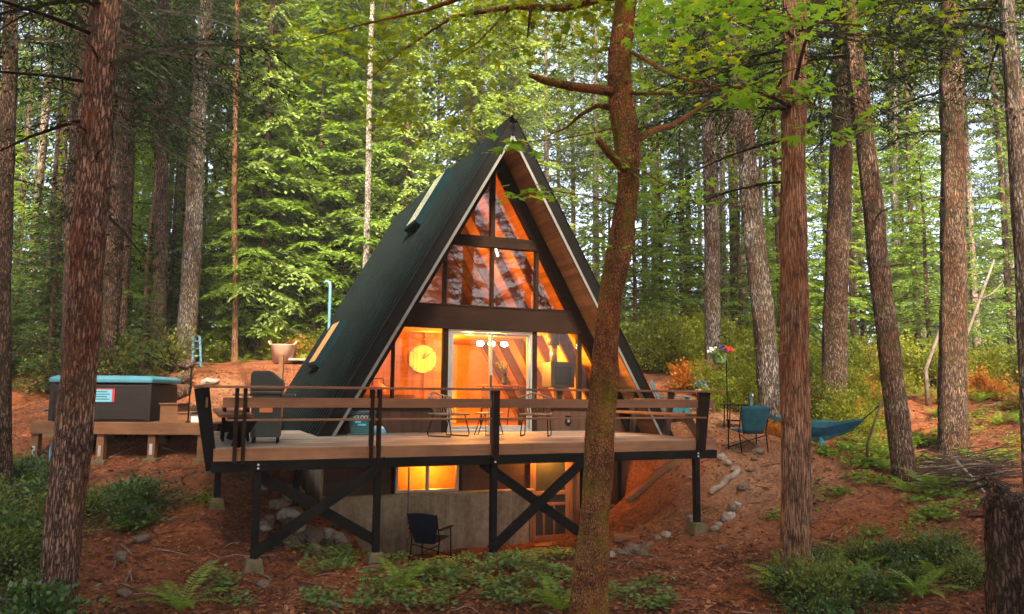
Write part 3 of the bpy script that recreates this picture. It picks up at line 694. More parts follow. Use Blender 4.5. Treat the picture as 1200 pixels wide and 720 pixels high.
# outward leaning ends
for w in (DF+.12, -1.6, .8):
    b = MB(); b.beam((DL-.01, w, -.3), (DL-.19, w, .83), .045, .15, (1, 0, 0), .045, .20); b.build('leaning_post', M['black'], dk, bevel=.005)
    b = MB(); b.beam((DL+.28, w+.05, .0), (DL+.48, w+.05, .42), .045, .12, (1, 0, 0), .045, .2); b.build('bench_bracket', M['black'], dk, bevel=.005)
b = MB(); b.box(DL-.30, DL-.10, DF+.06, .95, .832, .867); b.build('top_rail', M['rail'], dk, bevel=.005)
b = MB(); b.box(DL-.13, DL-.10, DF+.06, .95, .56, .70); b.build('rail_board', M['rail'], dk, bevel=.005)
b = MB(); b.box(DL+.05, DL+.52, DF+.1, .9, .42, .46); b.build('bench_seat', M['rail'], dk, bevel=.005)
for w in (DF+.55, -2.0, -.7):
    b = MB(); b.beam((DR-.02, w, -.25), (DR+.14, w, .83), .045, .11, (1, 0, 0), .045, .16); b.build('leaning_post', M['siding'], dk, bevel=.005)
b = MB(); b.beam((DR-.18, DF+.25, .0), (DR-.42, DF+.25, .40), .045, .10, (1, 0, 0), .045, .16); b.build('bench_bracket', M['rail'], dk, bevel=.005)
b = MB(); b.box(DR+.04, DR+.24, DF+.2, -.45, .832, .867); b.build('top_rail', M['rail'], dk, bevel=.005)
b = MB(); b.box(DR+.05, DR+.08, DF+.2, -.45, .56, .70); b.build('rail_board', M['rail'], dk, bevel=.005)
b = MB(); b.box(DR-.5, DR-.02, DF+.2, -.45, .40, .44); b.build('bench_seat', M['rail'], dk, bevel=.005)

# ------------------------------------------------------------------ things on the deck
gr = thing('barbecue_grill', 'covered grey barbecue grill on castors at the left end of the deck', 'grill', HW(-4.68, -2.45, 0), YAW-.15); gr.scale = (.80, .85, .94)
b = MB(); b.box(-.27, .27, -.24, .24, .10, .80); b.build('cabinet', M['grillgrey'], gr, bevel=.012)
b = MB(); b.prism([(-.30, .84), (.30, .84), (.30, 1.0), (.05, 1.17), (-.26, 1.17), (-.30, 1.1)], -.28, .28); b.build('lid', M['grillgrey'], gr, bevel=.025)
b = MB(); b.box(-.29, .29, -.27, .27, .802, .838); b.build('firebox', M['grilldark'], gr, bevel=.004)
b = MB(); b.box(-.12, .12, -.252, -.242, .50, .70); b.build('front_panel', M['copper'], gr)
b = MB(); b.box(.275, .29, -.1, .1, .42, .60); b.build('side_panel', M['copper'], gr)
b = MB(); b.box(-.62, -.31, -.22, .22, .76, .80); b.build('side_shelf', M['trim'], gr, bevel=.006)
b = MB(); b.box(.31, .52, -.2, .2, .76, .80); b.build('side_shelf', M['grilldark'], gr, bevel=.006)
b = MB(); b.tube([(.33, -.15, .98), (.36, -.15, .96), (.36, .15, .96), (.33, .15, .98)], .012, 8); b.build('handle', M['steel'], gr, True)
for x in (-.22, .22):
    for y in (-.2, .2):
        b = MB(); b.tube([(x-.018, y, .045), (x+.018, y, .045)], .045, 14); b.box(x-.012, x+.012, y-.012, y+.012, .05, .105); b.build('castor', M['black'], gr)
tb = thing('prep_table', 'grey topped side table beside the grill', 'table', HW(-5.1, -1.7, 0), YAW)
b = MB(); b.box(-.2, .2, -.35, .35, .60, .63); b.build('tabletop', M['trim'], tb, bevel=.005)
for x in (-.17, .17):
    for y in (-.3, .3): b = MB(); b.beam((x*1.1, y, 0), (x, y, .60), .04, .04); b.build('leg', M['black'], tb)
def text_mesh(s, size, ext=.002):
    cu = bpy.data.curves.new('lettering', 'FONT'); cu.body = s; cu.size = size; cu.extrude = ext; cu.align_x = 'CENTER'; cu.align_y = 'CENTER'
    o = bpy.data.objects.new('tmp', cu); COL.objects.link(o)
    dg = bpy.context.evaluated_depsgraph_get(); me = bpy.data.meshes.new_from_object(o.evaluated_get(dg))
    bpy.data.objects.remove(o); bpy.data.curves.remove(cu); me.materials.clear(); return me
co = thing('cooler', 'dark green picnic cooler with white lettering beside the roof foot', 'cooler', HW(-2.82, -.55, 0), YAW-.35)
b = MB(); b.add([(-.19,-.16,.02),(.19,-.16,.02),(.19,.16,.02),(-.19,.16,.02),(-.225,-.19,.36),(.225,-.19,.36),(.225,.19,.36),(-.225,.19,.36)], [(3,2,1,0),(4,5,6,7),(0,1,5,4),(1,2,6,5),(2,3,7,6),(3,0,4,7)]); b.build('body', M['cooler'], co, bevel=.02)
b = MB(); b.box(-.235, .235, -.20, .20, .365, .45); b.build('lid', M['cooler_lid'], co, bevel=.02)
b = MB(); b.box(-.235, .235, -.20, .20, .0, .03); b.build('base', M['cooler_lid'], co, bevel=.008)
tm = text_mesh('IGLOO', .085); tm.materials.append(M['white']); o = link('lettering', tm, co); o.location = (0, -.205, .325); o.rotation_euler = (R(90), 0, 0)
b = MB()
for i, (x, z, ww) in enumerate(((-.05, .24, .10), (.02, .19, .06), (.07, .19, .05), (-.03, .19, .04))): b.box(x-ww/2, x+ww/2, -.20, -.165, z-.016, z+.016)
b.build('display', M['cyan'], co)
bw = thing('pet_bowl', 'small blue and white pet bowl on the deck by the doubled railing post', 'bowl', HW(-2.48, -.35, 0), YAW)
b = MB(); b.lathe([(.17, 0), (.14, .09), (.12, .09), (.10, .03), (.01, .03)], n=24); b.build('bowl', M['cyan'], bw, True)
b = MB(); b.lathe([(.13, .092), (.10, .14), (.02, .16)], n=24); b.build('heap', M['white'], bw, True)
def patio_chair(lbl, loc, rz):
    ch = thing('patio_chair', lbl, 'chair', loc, rz, None)
    b = MB()
    for s in range(14):
        x = -.25+s*.0385; b.tube([(x, -.27, .40), (x, 0, .385), (x, .25, .40)], .013, 6)
    b.tube([(-.27, -.27, .405), (.27, -.27, .405), (.27, .25, .405), (-.27, .25, .405), (-.27, -.27, .405)], .016, 8); b.build('seat', M['wicker'], ch, True)
    b = MB()
    for s in range(15):
        a = -1.25+s*(2.5/14); x = .30*math.sin(a); y = .27 - .16*(1-math.cos(a))*1.6
        b.tube([(x*.9, y-.02, .40), (x, y+.06, .62), (x*1.04, y+.10, .80-.10*abs(math.sin(a)))], .011, 6)
    b.tube([(.30*1.04*math.sin(-1.25+s*(2.5/14)), .27-.16*(1-math.cos(-1.25+s*(2.5/14)))*1.6+.10, .80-.10*abs(math.sin(-1.25+s*(2.5/14)))) for s in range(15)], .016, 8)
    b.build('backrest', M['wicker'], ch, True)
    for x in (-.25, .25):
        b = MB(); b.tube([(x*.9, -.2, .40), (x, -.29, .06), (x, -.27, .014), (x, .25, .014), (x, .27, .06), (x*.9, .16, .40)], .011, 8); b.build('leg', M['black'], ch, True)
    return ch
patio_chair('woven patio chair with black sled legs left of the thick middle railing post', HW(-1.45, -1.5, 0), YAW+.55)
patio_chair('woven patio chair turned outward at the right edge of the sliding door', HW(.18, -1.75, 0), YAW+2.6)
ot = thing('wire_side_table', 'low wire legged table between the two woven patio chairs', 'table', HW(-.62, -1.4, 0), YAW)
b = MB(); b.tube([(0, 0, .40), (0, 0, .425)], .27, 28); b.build('tabletop', M['wicker'], ot, bevel=.004)
for a in range(3):
    c, s = math.cos(a*2.094+.4), math.sin(a*2.094+.4)
    b = MB(); b.tube([(c*.12-s*.1, s*.12+c*.1, .40), (c*.25-s*.12, s*.25+c*.12, .014), (c*.25+s*.12, s*.25-c*.12, .014), (c*.12+s*.1, s*.12-c*.1, .40)], .009, 6); b.build('leg', M['black'], ot, True)
ob = thing('outlet_box', 'small dark outlet box on the brown wall right of the sliding door', 'outlet', HW(1.68, -.035, .23), YAW)
b = MB(); b.box(-.06, .06, -.04, .0, -.09, .09); b.build('box', M['black'], ob, bevel=.006)
b = MB(); b.box(-.025, .025, -.043, -.041, -.05, .05); b.build('socket', M['trim'], ob)

# ------------------------------------------------------------------ folding chairs
def camp_chair(lbl, loc, rz, cloth):
    ch = thing('camp_chair', lbl, 'chair', loc, rz)
    b = MB(); b.add([(-.27,-.25,.42),(.27,-.25,.42),(.24,.2,.38),(-.24,.2,.38),(-.27,-.25,.44),(.27,-.25,.44),(.24,.2,.40),(-.24,.2,.40)], [(3,2,1,0),(4,5,6,7),(0,1,5,4),(1,2,6,5),(2,3,7,6),(3,0,4,7)]); b.build('seat', cloth, ch, bevel=.008)
    b = MB()
    rows = []
    for j in range(7):
        t = j/6; z = .36+.56*t; hw = .20+.09*min(1, t*1.6); 
        for i in range(7):
            s = i/6*2-1; rows.append((hw*s, .21+.16*t+.05*(1-s*s)*(1-.3*t), z - (.03*s*s if j == 6 else 0)))
    n = 7; vs = rows+[(x, y+.016, z) for x, y, z in rows]
    fs = [(j*n+i, j*n+i+1, (j+1)*n+i+1, (j+1)*n+i) for j in range(6) for i in range(6)]
    fs += [tuple(49+q for q in f[::-1]) for f in fs]
    ring = [i for i in range(7)]+[j*7+6 for j in range(1, 7)]+[42+i for i in range(5, -1, -1)]+[j*7 for j in range(5, 0, -1)]
    fs += [(ring[k], ring[k]+49, ring[(k+1) % len(ring)]+49, ring[(k+1) % len(ring)]) for k in range(len(ring))]
    b.add(vs, fs); b.build('backrest', cloth, ch, True)
    for s in (-1, 1):
        b = MB(); b.tube([(s*.30, -.27, 0), (s*.29, -.25, .60)], .013, 8); b.build('leg', M['black'], ch, True)
        b = MB(); b.tube([(s*.27, .30, 0), (s*.28, .20, .42), (s*.29, .38, .90)], .013, 8); b.build('leg', M['black'], ch, True)
        b = MB(); b.box(s*.30-.035, s*.30+.035, -.30, .27, .60, .625); b.build('armrest', M['black'], ch, bevel=.008)
        b = MB(); b.tube([(s*.29, -.25, .08), (-s*.27, .26, .34)], .010, 6); b.build('brace', M['black'], ch, True)
    return ch
p = onground(877, 15.6, 515); camp_chair('teal folding camp chair standing on bare soil beside the leaning pale tree', p, R(188), M['teal'])
p = HW(-1.55, -.85); camp_chair('navy folding camp chair against the concrete wall under the deck', (p[0], p[1], Gn(p[0], p[1])), R(160), M['navy'])

# ------------------------------------------------------------------ garden things on the right
p = onground(790, 18.3, 500)
ad = thing('garden_chair', 'blue slatted garden armchair beyond the right end of the deck', 'chair', p, R(75))
ad.location.z = max(p[2], -.32)
b = MB()
for i in range(5): b.beam((-.26, -.30+i*.12, .36-i*.035), (.26, -.30+i*.12, .36-i*.035), .10, .02)
b.build('seat', M['adirondack'], ad, bevel=.004)
b = MB()
for i in range(5):
    x = -.2+i*.1; b.beam((x*.8, .22, .22), (x*1.15, .52, .98-.05*abs(i-2)), .09, .02, (0, 1, .3))
b.build('backrest', M['adirondack'], ad, bevel=.004)
for s in (-1, 1):
    b = MB(); b.box(s*.34-.06, s*.34+.06, -.40, .36, .56, .585); b.build('armrest', M['adirondack'], ad, bevel=.004)
    b = MB(); b.box(s*.31-.015, s*.31+.015, -.36, -.26, 0, .56); b.build('leg', M['adirondack'], ad, bevel=.003)
    b = MB(); b.beam((s*.28, -.34, .34), (s*.28, .55, .03), .025, .12); b.build('leg', M['adirondack'], ad, bevel=.003)
# hanging basket on a hook
p = onground(853, 17.5, 470); top = at(852, 398, 17.5); pc = at(843, 421, 17.5)
hk = thing('plant_hook', 'thin black shepherd hook pole holding the flower basket', 'hook', p)
b = MB(); zz = top[2]-p[2]
b.tube([(0, 0, -.1), (0, 0, zz), (-.05, 0, zz+.08), (-.13, 0, zz+.09), (-.19, 0, zz+.03)], .012, 6); b.build('pole', M['black'], hk, True)
fb = thing('flower_basket', 'green hanging pot of white, purple and red flowers', 'flower pot', (pc[0], pc[1], pc[2]-.12))
b = MB(); b.lathe([(.10, 0), (.135, .05), (.16, .20), (.17, .24), (.15, .24), (.14, .19)], n=20); b.build('pot', M['pot'], fb, True)
for a in range(3):
    b = MB(); b.tube([(.15*math.cos(a*2.1), .15*math.sin(a*2.1), .24), (0, 0, .50)], .004, 4); b.build('wire', M['black'], fb)
def blob(n, c, r, sz, flat=.6):
    c = np.array(c); q = []
    d = rng.normal(size=(n, 3)); d /= np.linalg.norm(d, axis=1)[:, None]; P = c + d*np.array([r, r, r*flat])*rng.uniform(.5, 1, (n, 1))
    t = rng.normal(size=(n, 3)) + d*.6; t /= np.linalg.norm(t, axis=1)[:, None]
    s = np.cross(t, rng.normal(size=(n, 3))); s /= np.linalg.norm(s, axis=1)[:, None]
    L = sz*rng.uniform(.7, 1.3, (n, 1))
    return np.stack([P, P+t*L*.5+s*L*.36, P+t*L, P+t*L*.5-s*L*.36], 1)
link('leaves', quads_mesh('leaves', blob(260, (0, 0, .26), .2, .08), [M['fern']]), fb)
M['purple'] = plain('purple_petals', (.10, .03, .22), .6); M['redpetal'] = plain('red_petals', (.6, .03, .02), .6); M['bluepetal'] = plain('blue_petals', (.06, .14, .5), .6)
for nm, c, mt in (('white_flowers', (-.15, -.05, .30), 'white'), ('purple_flowers', (.02, -.08, .32), 'purple'), ('red_flowers', (.19, -.04, .33), 'redpetal')):
    link(nm, quads_mesh(nm, blob(70, c, .11, .07), [M[mt]]), fb)
p = onground(821, 20, 450)
bf = thing('flower_pot', 'small pot of blue flowers at the foot of the straight pale tree', 'flower pot', (p[0], p[1], p[2]))
b = MB(); b.lathe([(.09, -.03), (.13, .22), (.11, .22)], n=16); b.build('pot', M['pinkpot'], bf, True)
link('leaves', quads_mesh('leaves', blob(120, (0, 0, .28), .16, .08), [M['fern']]), bf)
link('blue_flowers', quads_mesh('blue_flowers', blob(60, (0, -.03, .36), .14, .07), [M['bluepetal']]), bf)
p = onground(865, 17.2, 490)
tb = thing('folding_table', 'low dark folding table behind the teal camp chair', 'table', p, R(5))
b = MB(); b.box(-.30, .30, -.2, .2, .50, .53); b.build('tabletop', M['black'], tb, bevel=.006)
for x in (-.26, .26):
    for y in (-.17, .17): b = MB(); b.beam((x, y, 0), (x*.9, y, .5), .02, .02); b.build('leg', M['black'], tb)
p = onground(881, 17.0, 490)
ts = thing('tap_post', 'slim grey green standpipe behind the teal camp chair', 'standpipe', p)
b = MB(); b.box(-.035, .035, -.035, .035, -.1, .82); b.build('post', M['bluemetal'], ts, bevel=.005)
b = MB(); b.tube([(0, 0, .78), (.0, -.12, .80), (.0, -.14, .74)], .014, 8); b.build('tap', M['steel'], ts, True)
# hammock
A = at(896, 484, 18.3); B = at(1011, 492, 15.6)
hm = thing('hammock', 'blue striped cloth hammock slung low between two trees on the right', 'hammock', A)
D = B-A; hx = D/np.linalg.norm(D); hy = np.cross([0, 0, 1], hx); hy /= np.linalg.norm(hy)
def hamm(t, s):
    sag = -.10*4*t*(1-t); wdt = .03+.13*math.sin(math.pi*t)**.7
    return D*t*1 + hy*(s*wdt) + np.array([0, 0, sag - (1-s*s)*.42*math.sin(math.pi*t)**.8 - .02*math.sin(9*s+14*t)])
b = MB(); nS, nT = 15, 26
vs = [hamm(t/nT, s/(nS-1)*2-1) for t in range(nT+1) for s in range(nS)]
vs2 = [v+np.array([0, 0, -.012]) for v in vs]
for t in range(nT):
    for s in range(nS-1):
        q = [t*nS+s, t*nS+s+1, (t+1)*nS+s+1, (t+1)*nS+s]
        b.cur = 1 if s in (1, 2, 3, 8, 9) else 0
        b.add([vs[i] for i in q], [(0, 1, 2, 3)]); b.add([vs2[i] for i in q], [(3, 2, 1, 0)])
b.build('cloth', [M['hammock'], M['ham_dark']], hm, True)
b = MB(); b.tube([hamm(.62, 0)+np.array([0, 0, .12]), hamm(.62, 0)+np.array([-.02, -.03, -.05]), hamm(.60, 0)+np.array([-.03, -.05, -.2])], [.05, .06, .045], 8); b.build('stuff_sack', M['hammock'], hm, True)
for e, v in ((A, (-.3, .25, .3)), (B, (.45, .1, .33))):
    q = e-A; b = MB(); b.tube([q, q+np.array(v)], .012, 6); b.build('rope', M['black'], hm)
p = onground(1016, 15.6, 520)
tag(MB().tube([(p[0], p[1], p[2]-.2), (p[0]+.02, p[1], p[2]+.4), (B[0]+.45, B[1]+.1, B[2]+.4)], [.03, .026, .02], 8).build('hammock_stake', M['twig'], None, True), 'thin brown stake holding the right end of the blue hammock', 'stake')

# ------------------------------------------------------------------ hot tub and its platform on the left
TBZ = .13
pa = at(36, 498, 16.0); 
hp = thing('tub_platform', 'low lumber platform on short posts carrying the hot tub', 'platform', (0, 0, 0))
hx0, hx1 = at(38, 500, 16.)[0], at(240, 500, 16.)[0]
b = MB(); y = 15.98; i = 0
while y < 18.6: b.box(hx0, hx1+.0, y, y+.137, TBZ-.04, TBZ); y += .142
b.build('decking', M['lumber'], hp)
b = MB(); b.box(hx0, hx1, 15.93, 15.975, TBZ-.24, TBZ-.003); b.build('rim_board', M['lumber'], hp, bevel=.005)
b = MB(); b.box(hx0+.1, hx1-.1, 16.9, 16.95, TBZ-.24, TBZ-.045); b.build('joist', M['lumber'], hp)
for px, d in ((41, 16.02), (118, 16.02), (178, 16.02), (236, 16.02), (130, 17.2), (190, 17.2), (235, 17.4), (60, 17.2)):
    x = at(px, 520, d)[0]; z = Gn(x, d)
    b = MB(); b.box(x-.075, x+.075, d-.03, d+.11, z-.05, TBZ-.245); k = b.build('post', M['lumber'], hp, bevel=.005)
    if d < 16.5 and px < 200:
        q = MB(); q.box(x-.03, x+.03, d-.042, d-.031, z+.12, z+.34); q.build('bracket', M['steel'], k)
    b = MB(); b.box(x-.14, x+.14, d-.1, d+.18, z-.2, z+.05); b.build('footing', M['footing'], hp, bevel=.02)
tx0, tx1 = at(54, 470, 16.15)[0], at(166, 470, 16.15)[0]
ht = thing('hot_tub', 'dark square hot tub with pale blue cover and a warning sticker', 'hot tub', ((tx0+tx1)/2, 17.15, TBZ), R(7))
b = MB(); hw = (tx1-tx0)/2-.02; b.box(-hw, hw, -hw, hw, .0, .80); b.build('cabinet', M['tubshell'], ht, bevel=.06)
for s in (-1, 1):
    b = MB(); b.box(s*hw*.98-.05, s*hw*.98+.05, -hw-.012, -hw+.05, .02, .78); b.build('corner_trim', M['tubshell'], ht, bevel=.01)
b = MB(); c = hw+.05
b.add([(-c,-c,.805),(c,-c,.805),(c,c,.805),(-c,c,.805),(-c,-c,.90),(c,-c,.90),(c,c,.90),(-c,c,.90),(-c+.12,-c+.12,.955),(c-.12,-c+.12,.955),(c-.12,c-.12,.955),(-c+.12,c-.12,.955)],
      [(3,2,1,0),(0,1,5,4),(1,2,6,5),(2,3,7,6),(3,0,4,7),(4,5,9,8),(5,6,10,9),(6,7,11,10),(7,4,8,11),(8,9,10,11)])
b.build('cover', M['tubcover'], ht, bevel=.025)
sx = -.17; b = MB(); b.box(sx-.02, sx+.44, -hw-.016, -hw-.004, .41, .68); stk = b.build('warning_sticker', M['sticker'], ht)
b = MB(); b.box(sx+.395, sx+.445, -hw-.019, -hw-.0165, .405, .685); b.box(sx-.02, sx+.395, -hw-.019, -hw-.0165, .665, .685); b.build('red_edge', M['red'], stk)
b = MB()
for k in range(4): b.box(sx+.03, sx+.35-.05*(k % 2), -hw-.019, -hw-.0165, .46+k*.05, .475+k*.05)
b.build('printed_lines', M['navy'], stk)
b = MB(); b.tube([(-hw-.05, -.3, .3), (-hw-.35, -.4, .22), (-hw-.42, .3, .22), (-hw-.05, .3, .3)], .03, 8); b.build('cover_lifter', M['bluemetal'], ht, True)
sp = at(207, 495, 16.5)
ss = thing('tub_steps', 'two tread brown wooden step box beside the hot tub', 'steps', (sp[0], 16.7, TBZ))
b = MB(); b.box(-.32, .05, -.3, .3, .0, .36); b.box(.05, .36, -.3, .3, .0, .18); b.build('box', M['lumber'], ss, bevel=.006)
b = MB(); b.box(-.34, .07, -.33, .33, .362, .39); b.box(.072, .38, -.33, .33, .182, .21); b.build('tread', M['rail'], ss, bevel=.004)
p = at(220, 497, 16.1); q = at(222, 430, 16.1)
lp = thing('pole_light', 'slim black garden pole rising from the tub platform', 'pole', (p[0], 16.1, TBZ))
b = MB(); b.tube([(0, 0, 0), (.02, 0, q[2]-TBZ)], .016, 8); b.build('pole', M['black'], lp, True)
b = MB(); b.lathe([(.05, 0), (.05, .02), (.02, .03)], n=12); b.build('base', M['black'], lp)
b = MB(); b.lathe([(.02, 0), (.035, .02), (.03, .05)], (.02, 0, q[2]-TBZ-.04), 12); b.build('cap', M['black'], lp)
p = at(232, 497, 16.2)
wb = thing('storage_box', 'white lidded box on the right end of the tub platform', 'box', (p[0], 16.35, TBZ))
b = MB(); b.box(-.16, .16, -.14, .14, 0, .13); b.build('body', M['white'], wb, bevel=.01)
b = MB(); b.box(-.17, .17, -.15, .15, .132, .155); b.build('lid', M['trim'], wb, bevel=.006)
x0 = at(60, 540, 16.2)
hs = MB(); hs.tube([at(66, 512, 16.4), at(59, 525, 16.2), at(58, 540, 16.1), at(62, 556, 15.9), at(64, 560, 15.6)], .02, 8)
tag(hs.build('drain_hose', M['hose'], None, True), 'blue hose drooping from under the hot tub platform', 'hose')
# ladder leaning on a tree, bucket, rocks and poles of the back yard
p = onground(231, 22.6, 425)
ld = thing('folding_ladder', 'pale blue ladder leaning against the mossy grey tree behind the hot tub', 'ladder', p, R(-8))
for s in (-1, 1):
    b = MB(); b.beam((s*.13, 0, 0), (s*.11-.28, .35, .95), .05, .06, (0, 1, 0)); b.build('rail', M['ladder'], ld, bevel=.004)
for k in range(4):
    t = .15+k*.23; b = MB(); b.beam((-.13-.28*t, .35*t, .95*t), (.13-.28*t, .35*t, .95*t), .035, .035); b.build('rung', M['ladder'], ld)
p = onground(331, 24.1, 432)
bk = thing('plastic_tub', 'pink plastic tub on the bare bank behind the grill', 'tub', (p[0], p[1], p[2])); bk.scale = (1.2,)*3
b = MB(); b.lathe([(.24, 0), (.31, .46), (.33, .48), (.29, .48), (.27, .40)], n=28); b.build('body', M['pinkpot'], bk, True)
for s in (-1, 1):
    b = MB(); b.tube([(s*.30, -.09, .46), (s*.36, -.06, .56), (s*.36, .06, .56), (s*.30, .09, .46)], .018, 8); b.build('handle', M['pinkpot'], bk, True)
p = onground(326, 18.2, 465); q = at(326, 416, 18.2)
tag(MB().box(p[0]-.05, p[0]+.05, p[1]-.05, p[1]+.05, p[2]-.2, max(q[2], p[2]+.9)).build('fence_post', M['fascia'], None, bevel=.008), 'single square brown post standing behind the grill', 'post')
p = onground(350, 24.2, 432)
tag(MB().box(p[0]-.4, p[0]+.5, p[1]-.3, p[1]+.3, p[2]+.06, p[2]+.14).build('stone_slab', M['rockpale'], None, bevel=.03), 'pale flat slab beside the pink tub', 'slab')
pb = at(385, 395, 22.5); pt = at(384, 330, 22.5)
vp = thing('service_mast', 'pale blue pipe with a hooked top rising behind the left roof slope', 'pipe', (pb[0], pb[1], G(pb[0], pb[1])))
zz = pt[2]-G(pb[0], pb[1])
b = MB(); b.tube([(0, 0, -.2), (0, 0, zz-.12), (-.03, 0, zz-.03), (-.12, 0, zz), (-.18, 0, zz-.06)], .045, 12); b.build('pipe', M['ladder'], vp, True)
b = MB(); b.tube([(-.18, 0, zz-.06), (-.5, .1, zz-.3), (-1.2, .3, zz-.5)], .012, 6); b.build('cable', M['black'], vp)
rd = onground(477, 15.0, 650); tp = at(477, 548, 15.0)
mp = thing('measuring_pole', 'thin white pole with an orange band leaning by the concrete wall', 'pole', rd)
zz = tp[2]-rd[2]
b = MB(); b.tube([(0, 0, -.05), (0, 0, zz*.22)], .016, 8); b.tube([(0, 0, zz*.36), (0, 0, zz)], .016, 8); b.build('shaft', M['trim'], mp)
b = MB(); b.tube([(0, 0, zz*.22), (0, 0, zz*.36)], .0165, 8); b.build('band', M['copper'], mp)
# rocks
def rock_mesh(name, seed, mat, flat=.7):
    import bmesh
    bm = bmesh.new(); bmesh.ops.create_icosphere(bm, subdivisions=3, radius=1)
    for v in bm.verts:
        c = v.co.copy(); k = 1 + .55*mn.noise(c*.9+Vector((seed*7.3, 0, 0))) + .22*mn.noise(c*2.3+Vector((0, seed*3.1, 0))) + .07*mn.noise(c*6)
        v.co = Vector((c.x*k, c.y*k*.85, c.z*k*flat))
    me = bpy.data.meshes.new(name); bm.to_mesh(me); bm.free(); me.materials.append(mat)
    me.polygons.foreach_set('use_smooth', [True]*len(me.polygons)); return me
RK = [rock_mesh('rock', i, M['rock'] if i % 3 else M['rockpale'], .55+.12*(i % 4)) for i in range(9)]
def rock(px, d, sz, lbl, grp, py=600, i=None, sink=.25, lift=0):
    p = onground(px, d, py); o = link('rock', RK[(rng.integers(0, 9) if i is None else i)])
    o.location = (p[0], p[1], p[2]+sz*(.5-sink)+lift); o.rotation_euler = (rng.uniform(-.3, .3), rng.uniform(-.3, .3), rng.uniform(0, 6.28))
    o.scale = (sz, sz*rng.uniform(.75, 1.2), sz*rng.uniform(.75, 1.1)); tag(o, lbl, 'rock', grp); return o
for k in range(34):
    px = 312+rng.normal(0, 1)*4 + rng.uniform(0, 95); d = rng.uniform(12.3, 14.4)
    rock(px, d, rng.uniform(.06, .20), 'rough rock in the loose pile under the left half of the deck', 'rocks piled under the deck', 630, lift=rng.uniform(0, .12))
rock(374, 12.2, .17, 'large pale grey boulder at the front of the rock pile under the deck', None, 650, 3)
rock(345, 13.2, .24, 'biggest brown boulder at the back of the rock pile under the deck', None, 610, 4)
for px, py_d in [(722,12.9),(733,12.8),(742,13.0),(757,13.2),(770,13.6),(752,12.6),(780,13.8),(730,12.4),(715,12.3)]:
    rock(px, py_d, rng.uniform(.08, .14), 'rounded brown stone along the dug bank under the right end of the deck', 'stones along the dug bank', 630)
for px, d in [(842,13.7),(848,13.8),(853,13.9),(858,14.1),(864,14.2),(871,14.5),(879,14.9),(884,15.2),(888,15.5),(838,13.6)]:
    rock(px, d, rng.uniform(.06, .13), 'small stone in the row edging the path right of the deck post', 'stones edging the path', 610)
for px, d in [(826,15.9),(836,15.7),(846,15.5),(853,15.2),(861,15.0),(812,15.2),(818,16)]:
    rock(px, d, rng.uniform(.06, .12), 'pale stone of the upper row behind the right deck post', 'upper row of pale stones', 570, int(rng.integers(0, 3))*3)
rock(815, 14.1, .13, 'grey green round stone just left of the right deck post', None, 600, 6)
for px, d, s in [(140,10.5,.10),(165,11.2,.13),(145,9.6,.08),(390,9.3,.10),(310,10.4,.09),(205,13.2,.07),(250,11,.07),(610,9.4,.06)]:
    rock(px, d, s, 'half buried reddish stone in the soil of the left foreground', 'scattered half buried stones', 650)
rock(245, 20, .22, 'white topped stone on the slope left of the grill', None, 448, 0)
def log(name, a, b_, r, mat, lbl, cat='log'):
    a = np.array(a); b_ = np.array(b_); n = 9; pts = [a+(b_-a)*i/(n-1)+np.array([0, 0, .03*math.sin(i*1.7)]) for i in range(n)]
    return tag(MB().tube(pts, [r*(1+.08*math.sin(i*2.1)) for i in range(n)], 14).build(name, mat, None, True), lbl, cat)
p = onground(832, 14.6, 580); q = onground(866, 14.9, 580); log('log', p+[0, 0, .05], q+[0, 0, .06], .06, M['twigpale'], 'short bleached log lying between the two stone rows on the right')
p = onground(722, 14.2, 545); q = onground(757, 14.4, 560)
tag(MB().box(p[0]-.05, q[0], p[1]-.12, p[1]+.12, p[2]+.02, p[2]+.13).build('step_plank', M['lumber'], None, bevel=.01), 'wooden step plank in the bank under the right end of the deck', 'plank')
p = onground(712, 16, 530); tag(MB().beam(onground(735, 15.7, 530)+[0,0,.05], onground(798, 16.2, 560)+[0,0,.05], .16, .14).build('bank_timber', M['lumber'], None, bevel=.012), 'long timber edging the sloping bank beside the cabin', 'timber')
for k in range(5):
    a = onground(203+k*2, 19+.2*k, 450); bq = onground(220+k, 19.3+.2*k, 450); h = [.1, .1, .3, .3, .5][k]
    tag(log('firewood_log', a+[0, 0, h], bq+[0, 0, h], .10, M['b_brown'], 'round log in the small stack behind the hot tub'), None, None, 'logs stacked behind the hot tub')
for k, (pxa, pxb, d) in enumerate(((100, 236, 17.9), (95, 240, 18.4))):
    log('fallen_log', onground(pxa, d, 530)+[0, 0, .12], onground(pxb, d, 530)+[0, 0, .12], .16-.03*k, M['b_dark'], ('thick' if k == 0 else 'thinner')+' dark log lying under the tub platform')
